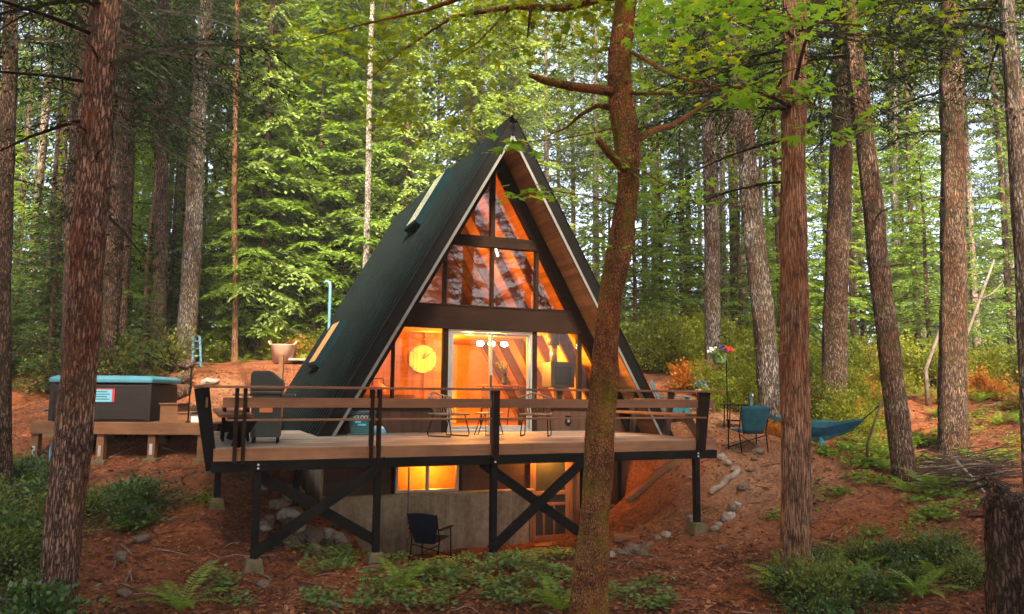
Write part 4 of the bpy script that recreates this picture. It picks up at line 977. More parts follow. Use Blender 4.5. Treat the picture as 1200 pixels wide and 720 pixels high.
# brush pile and snags
b = MB()
for k in range(300):
    p = onground(rng.uniform(1082, 1165), rng.uniform(13.2, 15.4), 560); a = rng.normal(-.25, .55); L = rng.uniform(.3, 1.1); ph = rng.normal(0, .15)
    p = p + np.array([0, 0, rng.uniform(.03, .45)]); q = p+np.array([math.cos(a), math.sin(a), ph])*L
    m = (p+q)/2+rng.normal(0, .06, 3); b.cur = 1 if rng.random() < .12 else 0
    b.tube([p-np.array([math.cos(a), math.sin(a), ph])*L*.3, m, q], [rng.uniform(.006, .012), .007, .003], 5)
tag(b.build('brush_pile', [M['twig'], M['twigpale']]), 'heap of dry brown branches between the two big trees on the right', 'brush pile')
for k, (pa_, pb_, d) in enumerate((((1095,555),(1180,570),14.6),((1108,548),(1168,590),14.2),((1070,565),(1150,556),14.9),((1120,540),(1176,610),13.6))):
    a = at(*pa_, d); c = at(*pb_, d-.6); m = (a+c)/2+np.array([0, 0, .08])
    tag(MB().tube([a, m, c], [.03, .025, .012], 7).build('dead_branch', M['twigpale'], None, True), 'bleached dead branch lying across the brush pile', 'branch', 'bleached branches on the brush pile')
for k, (x0_, y0_, x1_, y1_, d) in enumerate(((1085, 432, 1109, 365, 21), (1130, 400, 1165, 305, 24))):
    a = at(x0_, y0_, d); c = at(x1_, y1_, d); b = MB(); b.tube([[a[0], a[1], G(a[0], a[1])-.1], a, (a+c)/2+np.array([.05, 0, .1]), c], [.06, .055, .045, .025], 7)
    b.tube([(a+c)/2, (a+c)/2+np.array([.5, .1, .25]), (a+c)/2+np.array([.9, .2, .6])], [.03, .02, .01], 6)
    tag(b.build('dead_sapling', M['twigpale'], None, True), ('pale broken sapling leaning beside the thick straight tree on the right' if k == 0 else 'bare whitish sapling leaning far back on the right'), 'sapling')

# ------------------------------------------------------------------ vegetation helpers
def nrm(a): return a/np.maximum(np.linalg.norm(a, axis=-1, keepdims=True), 1e-6)
def rotz(P, a):
    c, s = math.cos(a), math.sin(a); o = P.copy(); o[..., 0] = P[..., 0]*c - P[..., 1]*s; o[..., 1] = P[..., 0]*s + P[..., 1]*c; return o
def leafquad(P, Tn, S, L, wd):
    """diamond leaves: base P, direction Tn, side S, length L, half width wd"""
    L = L[..., None]; wd = wd[..., None]
    return np.stack([P, P+Tn*L*.45+S*wd, P+Tn*L, P+Tn*L*.45-S*wd], -2).reshape(-1, 4, 3)
def spray(L, droop=.12, up=.15, gap=.11, tw=.20, wide=.42, nt=7, thin=.16, hang=.35):
    """one flat conifer bough along +X, built of short needle twigs"""
    ns = max(5, int(L/gap)); s = np.linspace(.10, 1, ns) + rng.normal(0, .01, ns)
    side = np.where(np.arange(ns) % 2 == 0, 1., -1.)
    base = np.stack([L*s, .02*L*np.sin(s*5+rng.uniform(0, 6)), up*L*s - droop*L*s*s], -1)
    sl_ = (wide*L*np.clip(1-s, 0, 1)**.65*np.clip(s*4, .35, 1) + .14)*rng.uniform(.65, 1.25, ns)
    th = side*(rng.normal(.95, .16, ns))
    dr = np.stack([np.cos(th), np.sin(th), rng.normal(-.05, .10, ns)], -1)
    r = np.linspace(.12, 1, nt)
    Q = base[:, None] + dr[:, None]*(sl_[:, None]*r)[..., None]
    Q[..., 2] -= hang*sl_[:, None]*r*r
    out = []
    for sg in (1, -1):
        a = th[:, None] + sg*rng.normal(.75, .22, (ns, nt)); 
        t = np.stack([np.cos(a), np.sin(a), rng.normal(-.25, .3, (ns, nt)) - hang*.5*r], -1); t = nrm(t)
        sd = nrm(np.cross(t, nrm(np.array([0, 0, 1.]) + rng.normal(0, .45, (ns, nt, 3)))))
        l = tw*(1.1-.5*r)*rng.uniform(.6, 1.3, (ns, nt)); out.append(leafquad(Q, t, sd, l, l*thin))
    # tips
    t = nrm(dr + np.array([0, 0, -hang*.8])); sd = nrm(np.cross(t, np.array([0, 0, 1.]) + rng.normal(0, .3, (ns, 3))))
    out.append(leafquad(Q[:, -1], t, sd, np.full(ns, tw*1.1), np.full(ns, tw*thin)))
    spine = np.stack([L*np.linspace(0, 1, 5), 0*np.linspace(0, 1, 5), up*L*np.linspace(0, 1, 5)-droop*L*np.linspace(0, 1, 5)**2], -1)
    return np.concatenate(out), spine
def limb_quads(sp, r0, r1):
    n = len(sp); q = []
    ang = [0, 2.094, 4.189]
    rad = np.linspace(r0, r1, n)
    ring = np.array([[p + np.array([0, math.cos(a), math.sin(a)])*rr for a in ang] for p, rr in zip(sp, rad)])
    for i in range(n-1):
        for k in range(3): q.append([ring[i, k], ring[i, (k+1) % 3], ring[i+1, (k+1) % 3], ring[i+1, k]])
    return np.array(q)
def crown_mesh(name, mat, Ht, z0, Lmax, nb, top=.35, skip=.12, **kw):
    QS, IX = [], []
    for i in range(nb):
        fr_ = (i+.5)/nb; z = z0 + (Ht-z0)*fr_**.95
        if rng.random() < skip: continue
        L = (Lmax*(1-fr_)**.75 + top)*rng.uniform(.6, 1.15)*(1 if fr_ > .12 else .75)
        q, sp = spray(L, droop=kw.get('droop', .12)+.1*(1-fr_), up=kw.get('up', .05)+.35*fr_, **{k: v for k, v in kw.items() if k not in ('droop', 'up')})
        lq = limb_quads(sp, .012+.012*L, .006)
        a = i*2.39996 + rng.normal(0, .35); off = np.array([0, 0, z])
        QS += [rotz(q, a)+off, rotz(lq, a)+off]; IX += [np.zeros(len(q)), np.ones(len(lq))]
    return quads_mesh(name, np.concatenate(QS), [mat, M['twigbark']], np.concatenate(IX))
def trunk_mesh(name, pts, rad, mat, n=20, step=.12, rough=.10, fine_to=9, flare=.5, knots=0, seed=0, vary=0, stubs=()):
    """tapered trunk through pts with a fissured, uneven outline, root flare and knots"""
    pts = np.array(pts, float); seg = np.r_[0, np.cumsum(np.linalg.norm(np.diff(pts, axis=0), axis=1))]
    S = []; s = 0
    while s < seg[-1]: S.append(s); s += step if s < fine_to else .8
    S.append(seg[-1]); S = np.array(S)
    def ip(v):  # smooth interpolation
        return np.interp(S, seg, v)
    P = np.stack([ip(pts[:, k]) for k in range(3)], -1); Rr = np.interp(S, seg, rad)
    kw_ = max(1, int(.5/step))
    if len(pts) > 2:
        Pp = np.pad(P, ((kw_, kw_), (0, 0)), 'edge'); P2 = np.stack([np.convolve(Pp[:, k], np.ones(2*kw_+1)/(2*kw_+1), 'valid') for k in range(3)], -1); P = P2
    vs, b = [], MB(); seedv = Vector((seed*11.7, seed*5.3, 0))
    kn = [(rng.uniform(.8, min(8, seg[-1])), rng.uniform(0, 6.28), rng.uniform(.35, .7)) for _ in range(knots)]
    for i, (p, r, s) in enumerate(zip(P, Rr, S)):
        fl = 1 + flare*math.exp(-s/.35)
        for k in range(n):
            a = 2*math.pi*k/n; c, q = math.cos(a), math.sin(a)
            h = mn.fractal(Vector((c*2.6, q*2.6, s*1.1))+seedv, .9, 2.1, 4)*rough + .05*mn.noise(Vector((c*.8, q*.8, s*.8))+seedv)
            if s < 1.2: h += .22*flare*math.exp(-s/.3)*math.sin(a*5+seed)
            for ks, ka, kr in kn:
                da = math.atan2(math.sin(a-ka), math.cos(a-ka)); h += .16*kr*math.exp(-((s-ks)/.07)**2-(da/.35)**2)
            rr = r*fl*(1+h); vs.append((p[0]+c*rr, p[1]+q*rr, p[2]))
    m = len(S)
    b.add(vs, [(i*n+k, i*n+(k+1) % n, (i+1)*n+(k+1) % n, (i+1)*n+k) for i in range(m-1) for k in range(n)] + [tuple(range((m-1)*n, m*n))])
    for ks, ka, kr in kn:
        p = np.array([np.interp(ks, S, P[:, k]) for k in range(3)]); r = np.interp(ks, S, Rr); d = np.array([math.cos(ka), math.sin(ka), .25])
        b.tube([p+d*r*.7, p+d*(r+.05*kr+.02), p+d*(r+.12*kr)], [.035*kr+.01, .022*kr+.006, .008], 6)
    for tb_ in stubs: b.tube(*tb_)
    me = bpy.data.meshes.new(name); me.from_pydata(b.v, [], b.f); me.materials.append(mat); me.polygons.foreach_set('use_smooth', [True]*len(me.polygons)); me.update()
    return me
def axis_at(P, z):
    P = np.array(P); return np.array([np.interp(z, P[:, 2], P[:, k]) for k in range(3)])

# crown kinds
K_FIR = [crown_mesh('crown', M['fir'], 24, (7, 9.5, 11, 13)[i], 2.9, 66, tw=.27, gap=.17, nt=6, thin=.17, skip=.2) for i in range(4)]
K_SHD = [crown_mesh('crown', M['fir_dark'], 27, 5.5, 3.7, 88, tw=.30, gap=.17, nt=6, thin=.20, skip=.0) for i in range(2)]  # dense crowns for the firs added to shade the foreground
K_LOW = [crown_mesh('crown', M['hemlock'], 12+2*i, 1.0, 2.7, 84, tw=.22, gap=.13, nt=6, thin=.18, hang=.4, droop=.2) for i in range(3)]
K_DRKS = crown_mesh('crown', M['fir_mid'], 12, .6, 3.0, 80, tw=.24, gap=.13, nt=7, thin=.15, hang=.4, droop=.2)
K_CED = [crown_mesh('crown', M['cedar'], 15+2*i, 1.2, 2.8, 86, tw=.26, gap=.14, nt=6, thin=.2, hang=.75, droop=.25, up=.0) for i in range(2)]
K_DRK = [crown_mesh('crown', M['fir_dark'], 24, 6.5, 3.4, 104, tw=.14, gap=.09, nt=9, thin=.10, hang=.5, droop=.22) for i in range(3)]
def straight_trunk(name, Ht, r, mat, seed, n=12, step=.35):
    pts = [(0, 0, -.3)]+[(.12*math.sin(k*1.3+seed)*k/6, .12*math.cos(k*1.7+seed)*k/6, Ht*k/6) for k in range(1, 7)]
    return trunk_mesh(name, pts, [r, r*.9, r*.8, r*.68, r*.5, r*.3, .02], mat, n, step, .07, 11, .35, 3, seed)

# ---- the trees one can tell apart: (base px, depth, top px at the upper edge, radius, bark, crown, label)
TREES = [
 (66, 9.0, 129, .185, 'b_red', None, 'leaning red brown fir with flaky bark at the left, nearest the camera'),
 (86, 16.6, 104, .30, 'b_dark', 'd', 'thick dark trunk right behind the leaning near fir on the left'),
 (2, 14.0, 10, .15, 'b_dark', 'd', 'dark trunk cut by the left edge of the view'),
 (127, 20.5, 150, .22, 'b_dark', 'd', 'dark leaning trunk next to the right side of the near left fir'),
 (141, 24.0, 158, .17, 'b_brown', 'd', 'slim brown trunk, second to the right of the near left fir'),
 (184, 23.0, 192, .22, 'b_dark', 'd', 'straight dark trunk left of the tree with the blue ladder'),
 (216, 24.0, 242, .29, 'b_grey', 'f', 'mossy grey trunk with the pale blue ladder leaning on it'),
 (275, 25.0, 277, .09, 'b_cedar', 'f', 'thin reddish trunk rising from the bank behind the grill'),
 (265, 29.0, 270, .13, 'b_dark', 'f', 'thin dark trunk just left of the thin reddish one'),
 (320, 31.0, 316, .17, 'b_dark', 'f', 'dark trunk above the pink tub'),
 (357, 34.0, 358, .18, 'b_dark', 'f', 'dark trunk between the pink tub and the pale blue mast'),
 (424, 25.0, 437, .105, 'b_pale', 'f', 'slender whitish trunk rising behind the left roof slope'),
 (836, 22.0, 828, .225, 'b_grey', 'd', 'straight pale trunk right behind the flower basket'),
 (848, 30.0, 846, .13, 'b_grey', 'f', 'thin pale trunk just right of the flower basket tree'),
 (906, 18.3, 858, .255, 'b_grey', 'd', 'pale grey trunk leaning left behind the teal camp chair'),
 (933, 10.3, 931, .182, 'b_cedar', None, 'near straight red brown cedar trunk in the right foreground'),
 (977, 20.0, 990, .31, 'b_brown', 'd', 'thick furrowed trunk behind the hammock'),
 (1062, 14.5, 992, .195, 'b_brown', 'd', 'furrowed trunk leaning left, beside the heap of branches'),
 (1118, 17.0, 1114, .275, 'b_brown', 'd', 'thick straight trunk with rings of bark behind the heap of branches'),
 (1212, 12.5, 1180, .135, 'b_grey', 'd', 'slim grey trunk leaning at the right edge of the view'),
 (1048, 31.0, 1050, .12, 'b_pale', 'f', 'thin whitish trunk seen past the leaning furrowed tree'),
 (872, 33.0, 873, .15, 'b_grey', 'f', 'thin grey trunk left of the leaning pale grey one, farther back'),
 (768, 34.0, 768, .17, 'b_grey', 'f', 'grey trunk just right of the mossy maple, far back'),
 (1000, 34.0, 1006, .16, 'b_grey', 'f', 'thin grey trunk between the two furrowed trees, far back'),
]
near_roots = []
for k, (pb_, d, pt_, r, bk_, cr, lbl) in enumerate(TREES):
    base = onground(pb_, d, 730 if d < 9.5 else 500)
    if pb_ > 1200: base = onground(pb_, d, 560)
    tp = at(pt_, 0, d); ax = (tp-base)/(tp[2]-base[2])
    Ht = {None: 23}.get(cr, 25) + (k*37 % 5)
    P = [base-ax*.4] + [base+ax*h+np.array([.03*math.sin(h*.6+k), .05*math.cos(h*.5+k), 0])*min(1, h/3) for h in (0, 1.5, 3, 4.5, 6, 8, 11, 15, Ht)]
    rr = [r*1.05, r*1.02, r, r*.97, r*.94, r*.9, r*.86, r*.75, r*.55, .03]
    near = d < 21
    root = thing('fir_tree' if bk_ != 'b_cedar' else 'cedar_tree', lbl, 'tree', base)
    st_ = []
    for q in range(5 if near else 2):
        h = rng.uniform(2.2, 7); a = rng.uniform(0, 6.28); L = rng.uniform(.25, 1.1); s0 = axis_at(P, base[2]+h); dd = np.array([math.cos(a), math.sin(a), rng.uniform(-.25, .15)])
        st_.append(([s0, s0+dd*L*.5, s0+dd*L+np.array([0, 0, -.08])], [.022, .015, .005], 5))
    me = trunk_mesh('trunk', P, rr, M[bk_], 40 if d < 12 else 26 if near else 14, .06 if d < 12 else .09 if near else .3, .15 if near else .09, 8 if d < 12 else 12, (.45 if d > 12 else .5) if d > 9.5 else .12, 9 if d < 12 else 5, k, stubs=st_)
    me.transform(Matrix.Translation((-base[0], -base[1], -base[2])))
    link('trunk', me, root)
    if cr:
        km = K_DRK[k % 3] if cr == 'd' else K_FIR[k % 4]
        o = link('crown', km, root); o.rotation_euler = (0, 0, k*1.9)
        sh = Matrix.Identity(4); sh[0][2] = ax[0]; sh[1][2] = ax[1]
        o.matrix_parent_inverse = sh; o.scale = (1.05, 1.05, Ht/24)
    near_roots.append((root, base, ax, r, cr, Ht, d))
# high crowns of the two near trees, out of the frame, and the hand placed lower boughs that hang into it
def bough_crown(root, base, ax, specs, mat, tw=.15, gap=.075, thin=.15, hang=.45):
    QS, IX = [], []
    for (h, az, L, up, droop) in specs:
        q, sp = spray(L, droop=droop, up=up, gap=gap, tw=tw, nt=8, thin=thin, hang=hang)
        lq = limb_quads(sp, .010+.010*L, .005); off = ax*h
        QS += [rotz(q, az)+off, rotz(lq, az)+off]; IX += [np.zeros(len(q)), np.ones(len(lq))]
    link('crown', quads_mesh('crown', np.concatenate(QS), [mat, M['twigbark']], np.concatenate(IX)), root)
NEARB = [[(5.7, 2.7, 2.6, .02, .16), (6.1, 3.6, 2.2, .05, .2), (6.6, .3, 2.2, .05, .2), (6.9, 1.2, 2.6, .1, .2), (5.2, 2.2, 2.4, .05, .2), (6.4, 2.0, 3.0, .05, .2), (7.0, 4.4, 2.4, .05, .25), (7.2, 3.0, 3.0, .05, .25), (6.0, .9, 2.0, .0, .25), (4.6, 1.7, 2.2, .0, .2)],
         [(5.9, 2.4, 2.0, .05, .22), (6.3, 3.3, 2.3, .05, .25), (6.7, .5, 2.2, .05, .22), (7.0, 1.5, 2.4, .05, .2), (6.4, 5.2, 1.6, .05, .2), (7.3, 4.1, 2.0, .0, .2), (5.3, 2.9, 1.7, .0, .25), (7.2, 2.7, 2.6, .0, .2), (7.4, .1, 2.6, .0, .2)]]
for (root, base, ax, r, cr, Ht, d) in near_roots:
    if cr is None:
        specs = [(h, rng.uniform(0, 6.28), rng.uniform(1.6, 3.2)*(1-.5*(h-6.5)/18), .05, .2) for h in np.linspace(6.3, Ht-.5, 46)]
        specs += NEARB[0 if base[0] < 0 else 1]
        bough_crown(root, base, ax, specs, M['fir_dark'], .10, .06, .10)

# ---- the mossy maple before the cabin: bent trunk, stub branches, leafy sprays
MD = 8.5
mp_px = [(686, 735), (697, 600), (706, 480), (707, 430), (711, 380), (722, 310), (735, 240), (739, 185), (731, 140), (722, 95), (729, 40), (736, -20), (742, -120), (735, -330), (760, -700)]
mp_w = [42, 34, 31, 33, 28, 26, 25, 27, 29, 27, 25, 24, 22, 18, 6]
MP = [at(x, y, MD) for x, y in mp_px]; base = onground(686, MD, 735)
MP[0] = base - np.array([0, 0, .15]); MRr = [w_/2*MD/F for w_ in mp_w]
mroot = thing('maple_tree', 'bent mossy orange brown maple trunk standing before the deck, with leafy boughs above', 'tree', base)
me = trunk_mesh('trunk', MP, MRr, M['b_moss'], 44, .05, .26, 9, .12, 18, 31)
off = Matrix.Translation((-base[0], -base[1], -base[2])); me.transform(off); link('trunk', me, mroot)
b = MB()
def bpx(pts, rads, n=9): b.tube([at(x, y, d)-base for x, y, d in pts], rads, n)
bpx([(724, 108, 8.5), (708, 106, 8.4), (690, 104, 8.2), (668, 101, 8.0), (640, 95, 7.8), (620, 88, 7.7)], [.075, .058, .052, .05, .042, .022])
bpx([(734, 200, 8.45), (722, 188, 8.3), (712, 178, 8.2), (705, 168, 8.15), (700, 163, 8.1)], [.06, .05, .045, .04, .03])
bpx([(738, 175, 8.5), (752, 160, 8.6), (768, 152, 8.8), (790, 146, 9.2), (830, 120, 9.6), (880, 100, 9.8)], [.06, .045, .036, .03, .02, .01])
bpx([(722, 128, 8.5), (700, 124, 8.6), (680, 135, 8.8), (664, 150, 9.2), (640, 160, 9.8)], [.035, .028, .022, .014, .006])
bpx([(736, -10, 8.5), (660, 10, 8.9), (600, 8, 9.4), (530, 20, 10), (470, 60, 10.5), (430, 95, 10.9)], [.06, .045, .035, .025, .015, .006])
bpx([(738, -60, 8.5), (640, -30, 8.2), (560, -10, 8.2), (500, 12, 8.6), (420, 30, 9.2), (350, 50, 9.8)], [.06, .045, .035, .022, .012, .005])
bpx([(600, 8, 9.4), (560, 50, 9.9), (520, 75, 10.2)], [.02, .012, .004]); bpx([(640, -30, 8.2), (622, 10, 8.3), (618, 45, 8.4)], [.03, .022, .008])
bpx([(738, -40, 8.5), (800, -20, 7.6), (870, 10, 6.6), (940, 25, 6.0), (1010, 30, 5.6)], [.05, .035, .022, .012, .005])
bpx([(738, 60, 8.5), (790, 90, 7.8), (860, 108, 7.0), (930, 115, 6.4), (1000, 140, 6.0)], [.025, .016, .010, .007, .003])
bpx([(736, 110, 8.5), (800, 110, 7.2), (880, 100, 6.2), (960, 70, 5.6)], [.02, .012, .008, .003])
bpx([(724, 240, 8.45), (690, 230, 8.0), (650, 224, 7.6), (600, 229, 7.2)], [.012, .008, .006, .003]); bpx([(722, 150, 8.45), (660, 163, 7.6), (590, 168, 7.0)], [.012, .007, .003])
bpx([(738, 190, 8.5), (775, 215, 9), (820, 225, 9.6)], [.014, .009, .004])
b.build('branch', M['twigbark'] if False else M['b_moss'], mroot, True)
MAPLE = [(0, -.5)] ; 
_lobes = [(0, 1.0), (.62, .86), (-.62, .86), (1.45, .55), (-1.45, .55)]
def maple_outline():
    pts = [(0, 0)]
    seq = [(-1.45, .55), (-.62, .86), (0, 1.0), (.62, .86), (1.45, .55)]
    out = []
    for i, (a, r) in enumerate(seq):
        out += [(a-.20, r*.72), (a, r), (a+.20, r*.72)]
        if i < 4: out.append(((a+seq[i+1][0])/2, .40))
    return [(r*math.cos(a), r*math.sin(a)) for a, r in out]
MO = maple_outline()
def maple_leaves(name, P, size, mat, parent, tilt=.35):
    """real palmate leaves, each a small fan of faces"""
    vs, fs = [], []
    for p in P:
        a = rng.uniform(0, 6.28); s = size*rng.uniform(.55, 1.25); n = nrm(np.array([rng.normal(0, tilt), rng.normal(0, tilt), 1.]))
        x = nrm(np.cross(n, [math.cos(a), math.sin(a), .1])); y = np.cross(n, x); k = len(vs); cup = rng.uniform(-.25, .12)
        vs.append(p); 
        for (u, v) in MO: vs.append(p + s*(x*u + y*v + n*cup*(u*u+v*v) - n*.12*abs(v)))
        m = len(MO); fs += [(k, k+1+i, k+2+i) for i in range(m-1)]
    me = bpy.data.meshes.new(name); me.from_pydata([tuple(q) for q in vs], [], fs); me.materials.append(mat); me.update(); return link(name, me, parent)
def layer(px0, px1, py0, py1, d0, d1, n, th=.1, clusters=10, spread=.45):
    out = []
    for c in range(clusters):
        q = at(rng.uniform(px0, px1), rng.uniform(py0, py1), rng.uniform(d0, d1)) - base
        m = n//clusters; out.append(q + rng.normal(0, 1, (m, 3))*np.array([spread, spread, th]))
    return np.concatenate(out)
LV = [layer(360, 640, -60, 95, 8.6, 11.5, 1500, .10, 34, .38), layer(560, 720, -40, 60, 8.2, 10, 420, .1, 12, .35), layer(440, 580, 60, 150, 10, 12, 360, .1, 12, .35),
      layer(640, 860, -140, 10, 8, 10, 700, .2, 16, .5), layer(300, 700, -260, -60, 8, 11, 700, .3, 16, .6), layer(720, 960, 0, 120, 9, 12, 420, .12, 18, .4), layer(960, 1180, -20, 60, 9, 12, 260, .12, 10, .4)]
maple_leaves('crown', np.concatenate(LV), .098, M['maple'], mroot)
LG = [layer(760, 1020, -30, 40, 5.6, 7.0, 340, .035, 16, .22), layer(860, 1010, 98, 125, 5.8, 6.8, 70, .02, 5, .2), layer(930, 1060, 150, 165, 5.6, 6.6, 34, .02, 3, .18), layer(780, 900, 75, 110, 6, 7.5, 40, .03, 4, .2),
      layer(565, 625, 165, 172, 7.0, 7.4, 30, .015, 3, .12), layer(585, 650, 222, 230, 7.2, 7.7, 34, .015, 3, .14), layer(730, 780, 190, 200, 8.2, 8.8, 22, .03, 2, .18), layer(715, 735, 285, 312, 8.2, 8.3, 6, .05, 3, .05), layer(705, 830, 215, 235, 8.6, 9.5, 40, .03, 5, .25)]
maple_leaves('low_leaves', np.concatenate(LG), .10, M['maple_green'], mroot, .3)

# ---- background wood
def in_clear(x, y):
    u, w = toH(x, y)
    return (abs(u) < 5.6 and -6 < w < 12)
def forest(n, xr, yr, crowns, r0, name, lbls, grp, hs, barks, mind, kx=None):
    placed, tries = [], 0
    while len(placed) < n and tries < 6000:
        tries += 1
        y = rng.uniform(*yr); px = rng.uniform(*xr); x = (px-600)/F*y
        if in_clear(x, y): continue
        if any((x-a)**2+(y-c)**2 < mind**2 for a, c in placed): continue
        if any((x-q[1][0])**2+(y-q[1][1])**2 < 1.2 for q in near_roots): continue
        if kx and kx(px, y): continue
        placed.append((x, y)); i = len(placed); s = rng.uniform(*hs); z = G(x, y)
        lb = lbls(px); 
        root = thing(name, lb, 'tree', (x, y, z), rng.uniform(0, 6.28), grp+(' on the left' if px < 400 else ' behind the cabin' if px < 790 else ' on the right'))
        t = link('trunk', TK[(i+(0 if barks == 'g' else 3)) % 3 + (0 if barks == 'g' else 3)], root); t.scale = (r0*rng.uniform(.7, 1.3),)*2+(s,)
        c = link('crown', crowns[i % len(crowns)], root); wv = rng.uniform(.8, 1.2); c.scale = (s*wv, s*wv, s); c.rotation_euler = (0, 0, rng.uniform(0, 6.28))
TK = [straight_trunk('trunk', 24, .18, M[m_], 50+i) for i, m_ in enumerate(('b_grey', 'b_brown', 'b_grey', 'b_dark', 'b_brown', 'b_dark'))]
def side(px): return 'left of the cabin' if px < 400 else 'behind the cabin' if px < 790 else 'right of the cabin'
forest(84, (-120, 1320), (28, 60), K_FIR, 1.0, 'fir_tree', lambda px: 'tall slender fir standing far back in the wood '+side(px), 'tall firs far back', (.85, 1.2), 'g', 2.2)
for i, (px, d, sc) in enumerate([(316, 27, .95), (368, 27.2, 1.05), (398, 27.5, 1.05), (296, 26.5, .95), (438, 31, 1.1), (286, 26, .6), (350, 29, 1.2), (745, 28, .8), (800, 31, 1.0), (772, 34, 1.1), (716, 33, .9), (1012, 30, .9), (1090, 27, .7), (870, 27.5, .6)]):
    x = (px-600)/F*d; z = G(x, d)
    root = thing('young_hemlock', 'leafy yellow green hemlock lit at the edge of the clearing '+side(px), 'tree', (x, d, z), i*2.2, 'sunlit hemlocks at the clearing edge '+side(px))
    t = link('trunk', TK[3+i % 3], root); t.scale = (.5, .5, .5*sc); c = link('crown', K_LOW[i % 3], root); c.scale = (sc, sc, sc); c.rotation_euler = (0, 0, i*1.1)
forest(34, (-60, 600), (23, 40), K_LOW, .55, 'young_hemlock', lambda px: 'young yellow green hemlock with low boughs in the wood '+side(px), 'young hemlocks', (.55, .95), 'd', 1.8, lambda px, y: y < 26 and 180 < px < 300)
forest(16, (290, 600), (24.5, 34), K_CED, .6, 'young_cedar', lambda px: 'pale green cedar with drooping sprays in the wood '+side(px), 'drooping cedars', (.8, 1.1), 'd', 2.0)
forest(18, (760, 1260), (27, 44), K_LOW, .55, 'young_hemlock', lambda px: 'young yellow green hemlock with low boughs in the wood '+side(px), 'young hemlocks', (.5, .9), 'd', 2.0)
forest(14, (-60, 215), (19.6, 25), [K_DRKS], .4, 'dark_sapling', lambda px: 'small dark conifer sapling in the shade behind the hot tub', 'dark saplings', (.25, .5), 'd', 1.0)
for i, (px, d, sc) in enumerate([(640, 38, 1.1), (672, 44, 1.2), (606, 46, 1.25), (700, 36, .95), (655, 52, 1.3), (90, 40, 1.1), (30, 36, 1.0), (585, 40, 1.1)]):
    x = (px-600)/F*d
    root = thing('fir_tree', 'tall slender fir standing far back in the wood '+side(px), 'tree', (x, d, G(x, d)), i*1.7, 'tall firs far back'+(' on the left' if px < 400 else ' behind the cabin'))
    t = link('trunk', TK[i % 3], root); t.scale = (.9, .9, sc); c = link('crown', K_FIR[i % 2], root); c.scale = (sc, sc, sc)
for i, (x, y) in enumerate([(-13, -3.5), (-9, -6), (-5, -4.2), (-1.5, -7.5), (2.2, -4.6), (6, -6.5), (10, -4), (14, -6.5), (-11, -11), (-6.5, -10.5), (4, -11), (9, -10.5), (-16, -7), (-19, -1), (-17, 4), (-20, 9), (17, 0), (16, 5), (20, 9), (18, -8), (0.5, -13), (-3.5, -16), (7.5, -15), (-11.5, -3), (-7, -3), (-3.4, -9.5), (0, -4.5), (4.2, -7.5), (8, -3.5), (12, -9), (-9.5, -8.5), (-14.5, -9), (-21, -5)]):  # out-of-view firs added to shade the foreground; the windows also mirror them
    root = thing('fir_tree', 'tall unseen fir around the viewpoint, added to shade the foreground and to mirror in the cabin windows', 'tree', (x, y, G(x, y)), i*1.3, 'added shade firs around the viewpoint')
    t = link('trunk', TK[i % 6], root); t.scale = (1.2, 1.2, 1); link('crown', K_SHD[i % 2], root).rotation_euler = (0, 0, i*2.1)
# far-off wood that closes the view: one mass
Q = []
for i in range(150):
    y = rng.uniform(64, 84); px = rng.uniform(-200, 1400); x = (px-600)/F*y; z = 3.6; Ht = rng.uniform(6, 15)
    n = 420; fz = rng.uniform(.03, 1, n)**.9; rad = 3.4*(1-fz)**.8+.3; a = rng.uniform(0, 6.28, n); rr = rad*np.sqrt(rng.uniform(.05, 1, n))
    P = np.stack([x+rr*np.cos(a), y+rr*np.sin(a), z+fz*Ht], -1); t = nrm(np.stack([np.cos(a), np.sin(a), rng.normal(-.35, .3, n)], -1)); sd_ = nrm(np.cross(t, rng.normal(size=(n, 3))))
    L = rng.uniform(.6, 1.3, n); Q.append(leafquad(P, t, sd_, L*.7, L*.17))
tag(link('far_wood', quads_mesh('far_wood', np.concatenate(Q), [M['fir']])), 'hazy green mass of far-off forest closing the view between the trunks', None, None, 'stuff')

# ---- shrubs
def shrub_mesh(name, mat, n, r, h, lf, wd=.34, stems=14):
    QS, IX = [], []
    tw = 46
    a = rng.uniform(0, 6.28, tw); el = rng.uniform(.15, 1.45, tw); L = rng.uniform(.55, 1.0, tw)
    ends = np.stack([np.cos(a)*np.cos(el)*r, np.sin(a)*np.cos(el)*r, np.sin(el)*h], -1)*L[:, None]
    for e_ in ends:
        m = n//tw; t = rng.uniform(.3, 1.05, m)[:, None]; mid = e_*np.array([.55, .55, .75])
        P = e_*t + (mid*2*t*(1-t))*.4 + rng.normal(0, .07*r+.03, (m, 3)); P[:, 2] = np.maximum(P[:, 2], .02)
        d = nrm(nrm(e_)+rng.normal(0, .75, (m, 3))+np.array([0, 0, -.1])); s = nrm(np.cross(d, nrm(np.array([0, 0, 1.])+rng.normal(0, .5, (m, 3)))))
        l = lf*rng.uniform(.6, 1.35, m); q = leafquad(P, d, s, l, l*wd); QS.append(q); IX.append(np.zeros(len(q)))
    for e_ in ends[:stems]:
        sp = np.array([e_*k/4*np.array([1, 1, 1])+np.array([0, 0, .12*h*math.sin(k/4*3.14)]) for k in range(5)]); q = limb_quads(sp, .014, .004); QS.append(q); IX.append(np.ones(len(q)))
    return quads_mesh(name, np.concatenate(QS), [mat, M['twigbark']], np.concatenate(IX))
S_GRN = [shrub_mesh('shrub', M['shrub'], 3600, 1.25, 1.5, .085) for _ in range(3)]
S_AUT = [shrub_mesh('shrub', M['shrub_autumn'], 2600, 1.0, 1.1, .09) for _ in range(3)]
S_SAL = [shrub_mesh('shrub', M['salal'], 900, .8, .55, .075, .36, 40) for _ in range(4)]
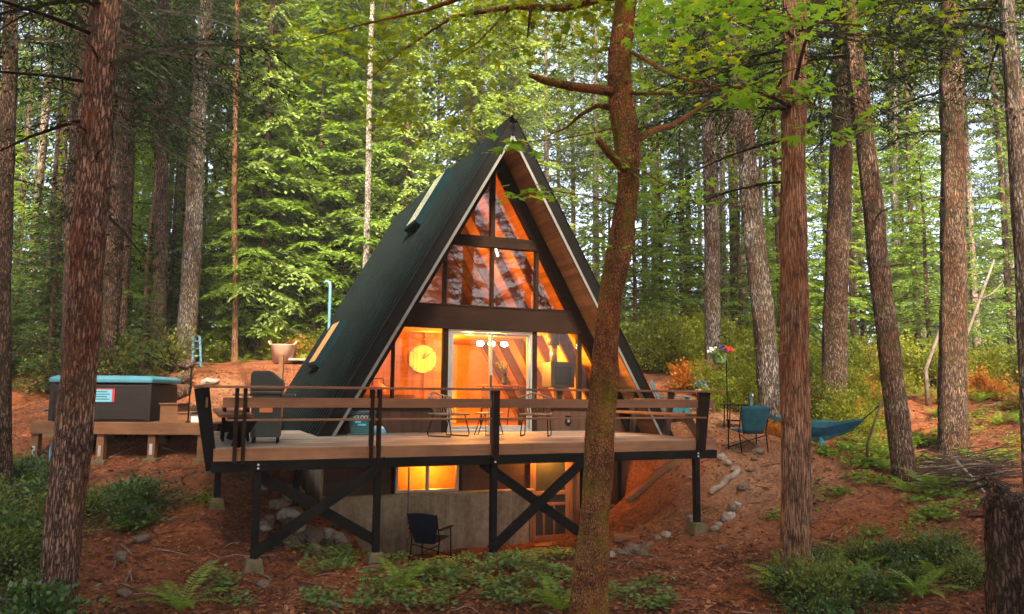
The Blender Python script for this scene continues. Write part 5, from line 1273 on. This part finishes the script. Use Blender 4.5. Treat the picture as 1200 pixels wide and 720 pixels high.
S_HUC = [shrub_mesh('shrub', M['huck'], 1300, .9, .75, .062, .30, 46) for _ in range(4)]
def plants(name, meshes, spots, lbl, grp, cat='shrub', sc=(.8, 1.2), py=520):
    for i, (px, d) in enumerate(spots):
        p = onground(px, d, py); o = link(name, meshes[i % len(meshes)]); o.location = (p[0], p[1], p[2]-.05)
        o.rotation_euler = (rng.normal(0, .06), rng.normal(0, .06), rng.uniform(0, 6.28)); s = rng.uniform(*sc); o.scale = (s, s, s*rng.uniform(.8, 1.15)); tag(o, lbl, cat, grp)
def spread(n, x0, x1, d0, d1, ok=None):
    out = []
    while len(out) < n:
        px, d = rng.uniform(x0, x1), rng.uniform(d0, d1); x = (px-600)/F*d
        u, w_ = toH(x, d)
        if abs(u) < 4.6 and -4.5 < w_ < 10: continue
        if ok and not ok(px, d): continue
        out.append((px, d))
    return out
plants('shrub', S_GRN, spread(26, 735, 860, 25, 33), 'dense yellow green shrub on the bank right of the roof', 'green shrubs on the bank right of the roof', sc=(1.0, 1.5), py=420)
plants('shrub', S_GRN, spread(60, 855, 1260, 20.5, 34), 'yellow green shrub among the trunks on the right', 'green shrubs among the right trunks', sc=(.55, 1.0), py=450)
plants('autumn_shrub', S_AUT, spread(34, 800, 1260, 19, 31, lambda px, d: not (px < 880 and d < 20.5)), 'orange and red autumn shrub among the trunks on the right', 'autumn shrubs among the right trunks', sc=(.55, 1.0), py=450)
plants('shrub', S_HUC, spread(40, -80, 225, 19.3, 28), 'dark leafy shrub under the trees behind the hot tub', 'dark shrubs behind the hot tub', sc=(.8, 1.7), py=440)
plants('shrub', S_GRN, spread(22, 240, 470, 25.5, 33), 'low green shrub at the edge of the wood behind the grill', 'green shrubs behind the grill', sc=(.6, 1.1), py=430)
plants('autumn_shrub', S_AUT, spread(8, 230, 420, 25, 30), 'small orange shrub at the edge of the wood behind the grill', 'orange shrubs behind the grill', sc=(.4, .8), py=430)
plants('shrub', S_SAL+S_HUC, spread(26, -40, 58, 9.5, 15.5)+spread(9, 85, 175, 11.8, 13.6)+spread(8, 0, 60, 8, 10), 'glossy dark green shrub on the left slope below the hot tub', 'dark shrubs on the left slope', sc=(.45, .95), py=600)
plants('shrub', S_HUC[:2]+S_SAL, spread(24, 930, 1090, 8.6, 10.9)+spread(8, 1060, 1180, 8.8, 10.5)+spread(4, 905, 950, 9.1, 9.6), 'dark green shrub in the right foreground around the cedar', 'dark shrubs in the right foreground', sc=(.35, .7), py=670)
plants('shrub', S_GRN, [(820, 20.5), (865, 20), (880, 19.3), (990, 18.6), (960, 19.5), (1010, 19.5), (850, 19.2)], 'rounded green bush by the foot of the big trunks near the hammock', 'bushes at the foot of the trunks', sc=(.5, .8), py=480)
plants('autumn_shrub', S_AUT, [(893, 17.5), (905, 17.3), (885, 17.9), (918, 17.6)], 'small orange bush at the foot of the leaning pale tree', 'orange bushes at the leaning pale tree', sc=(.3, .45), py=500)

# ---- ferns
def fern_mesh(name, nf, L, mat):
    QS = []
    for i in range(nf):
        a = i*6.283/nf + rng.normal(0, .2); l = L*rng.uniform(.65, 1.1); n = 26; s = np.linspace(.06, 1, n); e0 = rng.uniform(.9, 1.35)
        ang = e0 - s*1.35; step = l/n; rx = np.cumsum(np.cos(ang))*step; rz_ = np.cumsum(np.sin(ang))*step
        P = np.stack([rx, 0*rx, rz_], -1); tg = nrm(np.gradient(P, axis=0))
        for sg in (1, -1):
            t = nrm(np.stack([tg[:, 0]*.45, np.full(n, sg*1.0), tg[:, 2]*.45-.18], -1) + rng.normal(0, .06, (n, 3))); sd_ = nrm(tg)
            ll = l*.17*np.sin(np.clip(s*1.02, 0, 1)*2.75+.25)*rng.uniform(.85, 1.1, n); QS.append(rotz(leafquad(P, t, sd_, np.maximum(ll, .012), np.full(n, l*.016)), a))
        QS.append(rotz(np.stack([P[:-1]+[0, .004, 0], P[:-1]-[0, .004, 0], P[1:]-[0, .003, 0], P[1:]+[0, .003, 0]], 1), a))
    return quads_mesh(name, np.concatenate(QS), [mat])
FN = [fern_mesh('fern', 11, .78, M['fern']), fern_mesh('fern', 8, .7, M['fern']), fern_mesh('fern', 14, .85, M['fern'])]
def fern(px, d, sc, lbl, grp=None, py=650, k=None):
    p = onground(px, d, py); o = link('fern', FN[rng.integers(0, 3) if k is None else k]); o.location = (p[0], p[1], p[2]-.03); o.rotation_euler = (0, 0, rng.uniform(0, 6.28)); o.scale = (sc,)*3; tag(o, lbl, 'fern', grp)
fern(468, 10.1, 1.25, 'bright green fern before the deck post left of the blue camp chair', k=1)
fern(212, 9.3, 1.15, 'upright fern at the bottom edge, left of the deck', k=1, py=715)
fern(655, 9.2, .85, 'small yellow green fern at the bottom edge, left of the maple trunk', k=0, py=715)
fern(1092, 13.5, .95, 'tall fern beside the heap of branches', k=2, py=590)
fern(1062, 13.8, .7, 'smaller spreading fern left of the tall fern by the branches', k=0, py=585)
fern(1150, 16.0, .9, 'light fern on the slope right of the thick ringed trunk', k=2, py=505)
fern(1015, 15.5, .7, 'low fern on the soil left of the furrowed leaning tree', k=0, py=550)
fern(1035, 15.2, .6, 'low fern touching the foot of the furrowed leaning tree', k=2, py=550)
for px, d in spread(18, 960, 1200, 17.5, 22): fern(px, d, rng.uniform(.6, 1.1), 'fern among the low growth under the right hand trees', 'ferns under the right hand trees', 480)
for px, d in spread(12, 240, 420, 23.5, 27): fern(px, d, rng.uniform(.6, 1.0), 'fern along the top of the bank behind the grill', 'ferns on the bank behind the grill', 435)
for px, d in spread(14, 900, 1130, 8.8, 11.5): fern(px, d, rng.uniform(.5, .8), 'shaded fern in the right foreground thicket', 'ferns in the right foreground', 660)

# ---- low ground cover and litter, too many to count
def lowplants(name, regions, mat, lbl, sz=.06):
    QS = []
    for (x0, x1, d0, d1, n, hh) in regions:
        cl_ = [(rng.uniform(x0, x1), rng.uniform(d0, d1)) for _ in range(max(3, n//16))]
        for k in range(n):
            c = cl_[k % len(cl_)]; px, d = c[0]+rng.normal(0, 9), c[1]+rng.normal(0, .16); x = (px-600)/F*d; u, w_ = toH(x, d)
            if w_ > -.4 and abs(u) < 4: continue
            p = np.array([x, d, G(x, d)+.02]); m = rng.integers(5, 10); a = rng.uniform(0, 6.28, m); h = rng.uniform(.3, 1, m)*hh
            P = p + np.stack([np.cos(a)*.05, np.sin(a)*.05, h], -1); t = nrm(np.stack([np.cos(a), np.sin(a), rng.normal(.05, .25, m)], -1)); s = nrm(np.cross(t, nrm(np.array([0, 0, 1.])+rng.normal(0, .3, (m, 3)))))
            l = sz*rng.uniform(.7, 1.4, m); QS.append(leafquad(P, t, s, l, l*.36))
    tag(link(name, quads_mesh(name, np.concatenate(QS), [mat])), lbl, None, None, 'stuff')
lowplants('ground_cover', [(370, 690, 9.2, 11.8, 620, .16), (340, 420, 11.4, 12.2, 60, .18), (580, 690, 11.6, 12.8, 160, .14), (720, 800, 9.2, 11, 70, .1), (200, 380, 9, 10.5, 50, .1)], M['cover'], 'low leafy ground cover before the deck', .065)
lowplants('ground_cover', [(960, 1150, 11.5, 14.5, 260, .1), (940, 1100, 15, 18, 380, .14), (1000, 1220, 16, 22, 700, .2), (890, 960, 13, 14.4, 30, .1), (150, 340, 11.5, 13.5, 60, .1)], M['fern'], 'low yellow green growth on the right hand slope', .075)
QS = []
n = 80000
d = 8 + 14*rng.uniform(0, 1, n)**1.3; px = rng.uniform(-60, 1260, n); x = (px-600)/F*d
z = np.concatenate([Gv(x[i:i+2000], d[i:i+2000]) for i in range(0, n, 2000)])
u, w_ = toH(x, d); keep = ~((np.abs(u) < 3.6) & (w_ > -.1) & (w_ < 9))
z = z + np.array([.075*mn.fractal(Vector((a*1.1, c*1.1, 0)), .8, 2.2, 5) for a, c in zip(x, d)])
P = np.stack([x, d, z+.008], -1)[keep]; m = len(P); a = rng.uniform(0, 6.28, m)
t = nrm(np.stack([np.cos(a), np.sin(a), rng.normal(.1, .25, m)], -1)); s = nrm(np.cross(t, nrm(np.array([0, 0, 1.])+rng.normal(0, .35, (m, 3)))))
l = rng.uniform(.02, .085, m)*(1+.5*(rng.random(m) > .93)); tag(link('leaf_litter', quads_mesh('leaf_litter', leafquad(P, t, s, l, l*rng.uniform(.12, .4, m)), [M['litter']])), 'brown and orange leaf litter strewn over the forest floor', None, None, 'stuff')
b = MB()
for k in range(1500):
    d = 8+13*rng.uniform(0, 1)**1.3; px = rng.uniform(-60, 1260); x = (px-600)/F*d; u, w_ = toH(x, d)
    if abs(u) < 3.6 and -.1 < w_ < 9: continue
    a = rng.uniform(0, 6.28); L = rng.uniform(.06, .45)*(1 if rng.random() < .9 else 2); z = Gn(x, d)+.012; c, s_ = math.cos(a)*L/2, math.sin(a)*L/2
    z0_, z1_ = Gn(x-c, d-s_)+.012, Gn(x+c, d+s_)+.014; b.cur = 1 if rng.random() < .25 else 0
    b.tube([(x-c, d-s_, z0_), (x+rng.normal(0, .02), d+rng.normal(0, .02), max(z, (z0_+z1_)/2)+.006), (x+c, d+s_, z1_)], [.006+.008*L, .005+.006*L, .003], 4, False)
tag(b.build('fallen_twigs', [M['twig'], M['twigpale']]), 'thin fallen twigs and sticks scattered over the forest floor', None, None, 'stuff')
# ---- dark broken snag at the right edge, close by
p = onground(1193, 7.6, 700); sn = thing('broken_snag', 'dark broken tree stump at the right edge of the foreground', 'stump', p)
tz = at(1180, 562, 7.6)[2]-p[2]
me = trunk_mesh('trunk', [(0, 0, -.3), (0, 0, 0), (-.02, 0, tz*.5), (.0, 0, tz*.92), (.03, 0, tz)], [.30, .24, .20, .21, .10], M['b_dark'], 32, .06, .28, 9, .4, 5, 77); link('trunk', me, sn)
b = MB()
for k in range(12):
    a = rng.uniform(0, 6.28); h = tz*rng.uniform(.75, 1); b.tube([(0, 0, h-.1), (math.cos(a)*.2, math.sin(a)*.2, h), (math.cos(a)*.42, math.sin(a)*.42, h-rng.uniform(0, .2))], [.03, .018, .004], 5)
b.build('splinters', M['b_dark'], sn)

hz = MB().box(-112, 112, -40, 112, -4.5, 34).build('haze', newmat('haze_air')[0])
nt = hz.data.materials[0].node_tree; nt.nodes.remove(nt.nodes['Principled BSDF'])
pv = nt.nodes.new('ShaderNodeVolumePrincipled'); pv.inputs['Color'].default_value = (.93, .95, .88, 1); pv.inputs['Density'].default_value = .0011; pv.inputs['Anisotropy'].default_value = .2
nt.links.new(pv.outputs[0], nt.nodes['Material Output'].inputs['Volume']); tag(hz, 'thin pale haze hanging between the trees', None, None, 'stuff')
# ------------------------------------------------------------------ camera, light
cam = bpy.data.cameras.new('camera'); co_ = bpy.data.objects.new('camera', cam); COL.objects.link(co_)
cam.sensor_fit = 'HORIZONTAL'; cam.sensor_width = 36; cam.lens = 36*F/1200; cam.clip_start = .1; cam.clip_end = 1500
co_.matrix_world = Matrix.Translation((0, 0, HC)) @ Matrix.Rotation(math.pi/2+PIT, 4, 'X') @ Matrix.Rotation(ROLL, 4, 'Z')
scene.camera = co_
w = bpy.data.worlds.new('World'); scene.world = w; w.use_nodes = True
nt = w.node_tree; sky = nt.nodes.new('ShaderNodeTexSky'); sky.sky_type = 'NISHITA'; sky.sun_disc = False
SEL, SAZ = R(44), R(172)                     # soft high sun from behind the camera
sky.sun_elevation = SEL; sky.sun_rotation = SAZ; sky.dust_density = 4; sky.air_density = .7; sky.ozone_density = 1.6
hs = nt.nodes.new('ShaderNodeHueSaturation'); hs.inputs['Saturation'].default_value = .6      # thin bright overcast
nt.links.new(sky.outputs[0], hs.inputs['Color']); nt.links.new(hs.outputs[0], nt.nodes['Background'].inputs[0]); nt.nodes['Background'].inputs[1].default_value = .13
sl_ = bpy.data.lights.new('sun', 'SUN'); sl_.energy = 5; sl_.angle = R(12); sl_.color = (1, .87, .62)
so = bpy.data.objects.new('sun', sl_); COL.objects.link(so)
sd_ = Vector((math.sin(SAZ)*math.cos(SEL), math.cos(SAZ)*math.cos(SEL), math.sin(SEL)))
so.rotation_euler = sd_.to_track_quat('Z', 'Y').to_euler()
vsn = scene.view_settings; vsn.view_transform = 'Standard'; vsn.look = 'None'; vsn.gamma = 1; vsn.exposure = 2.42
cy = scene.cycles; cy.max_bounces = 7; cy.diffuse_bounces = 3; cy.glossy_bounces = 2; cy.transmission_bounces = 4; cy.transparent_max_bounces = 8
cy.use_denoising = True; cy.sample_clamp_indirect = 6; cy.caustics_reflective = False; cy.caustics_refractive = False
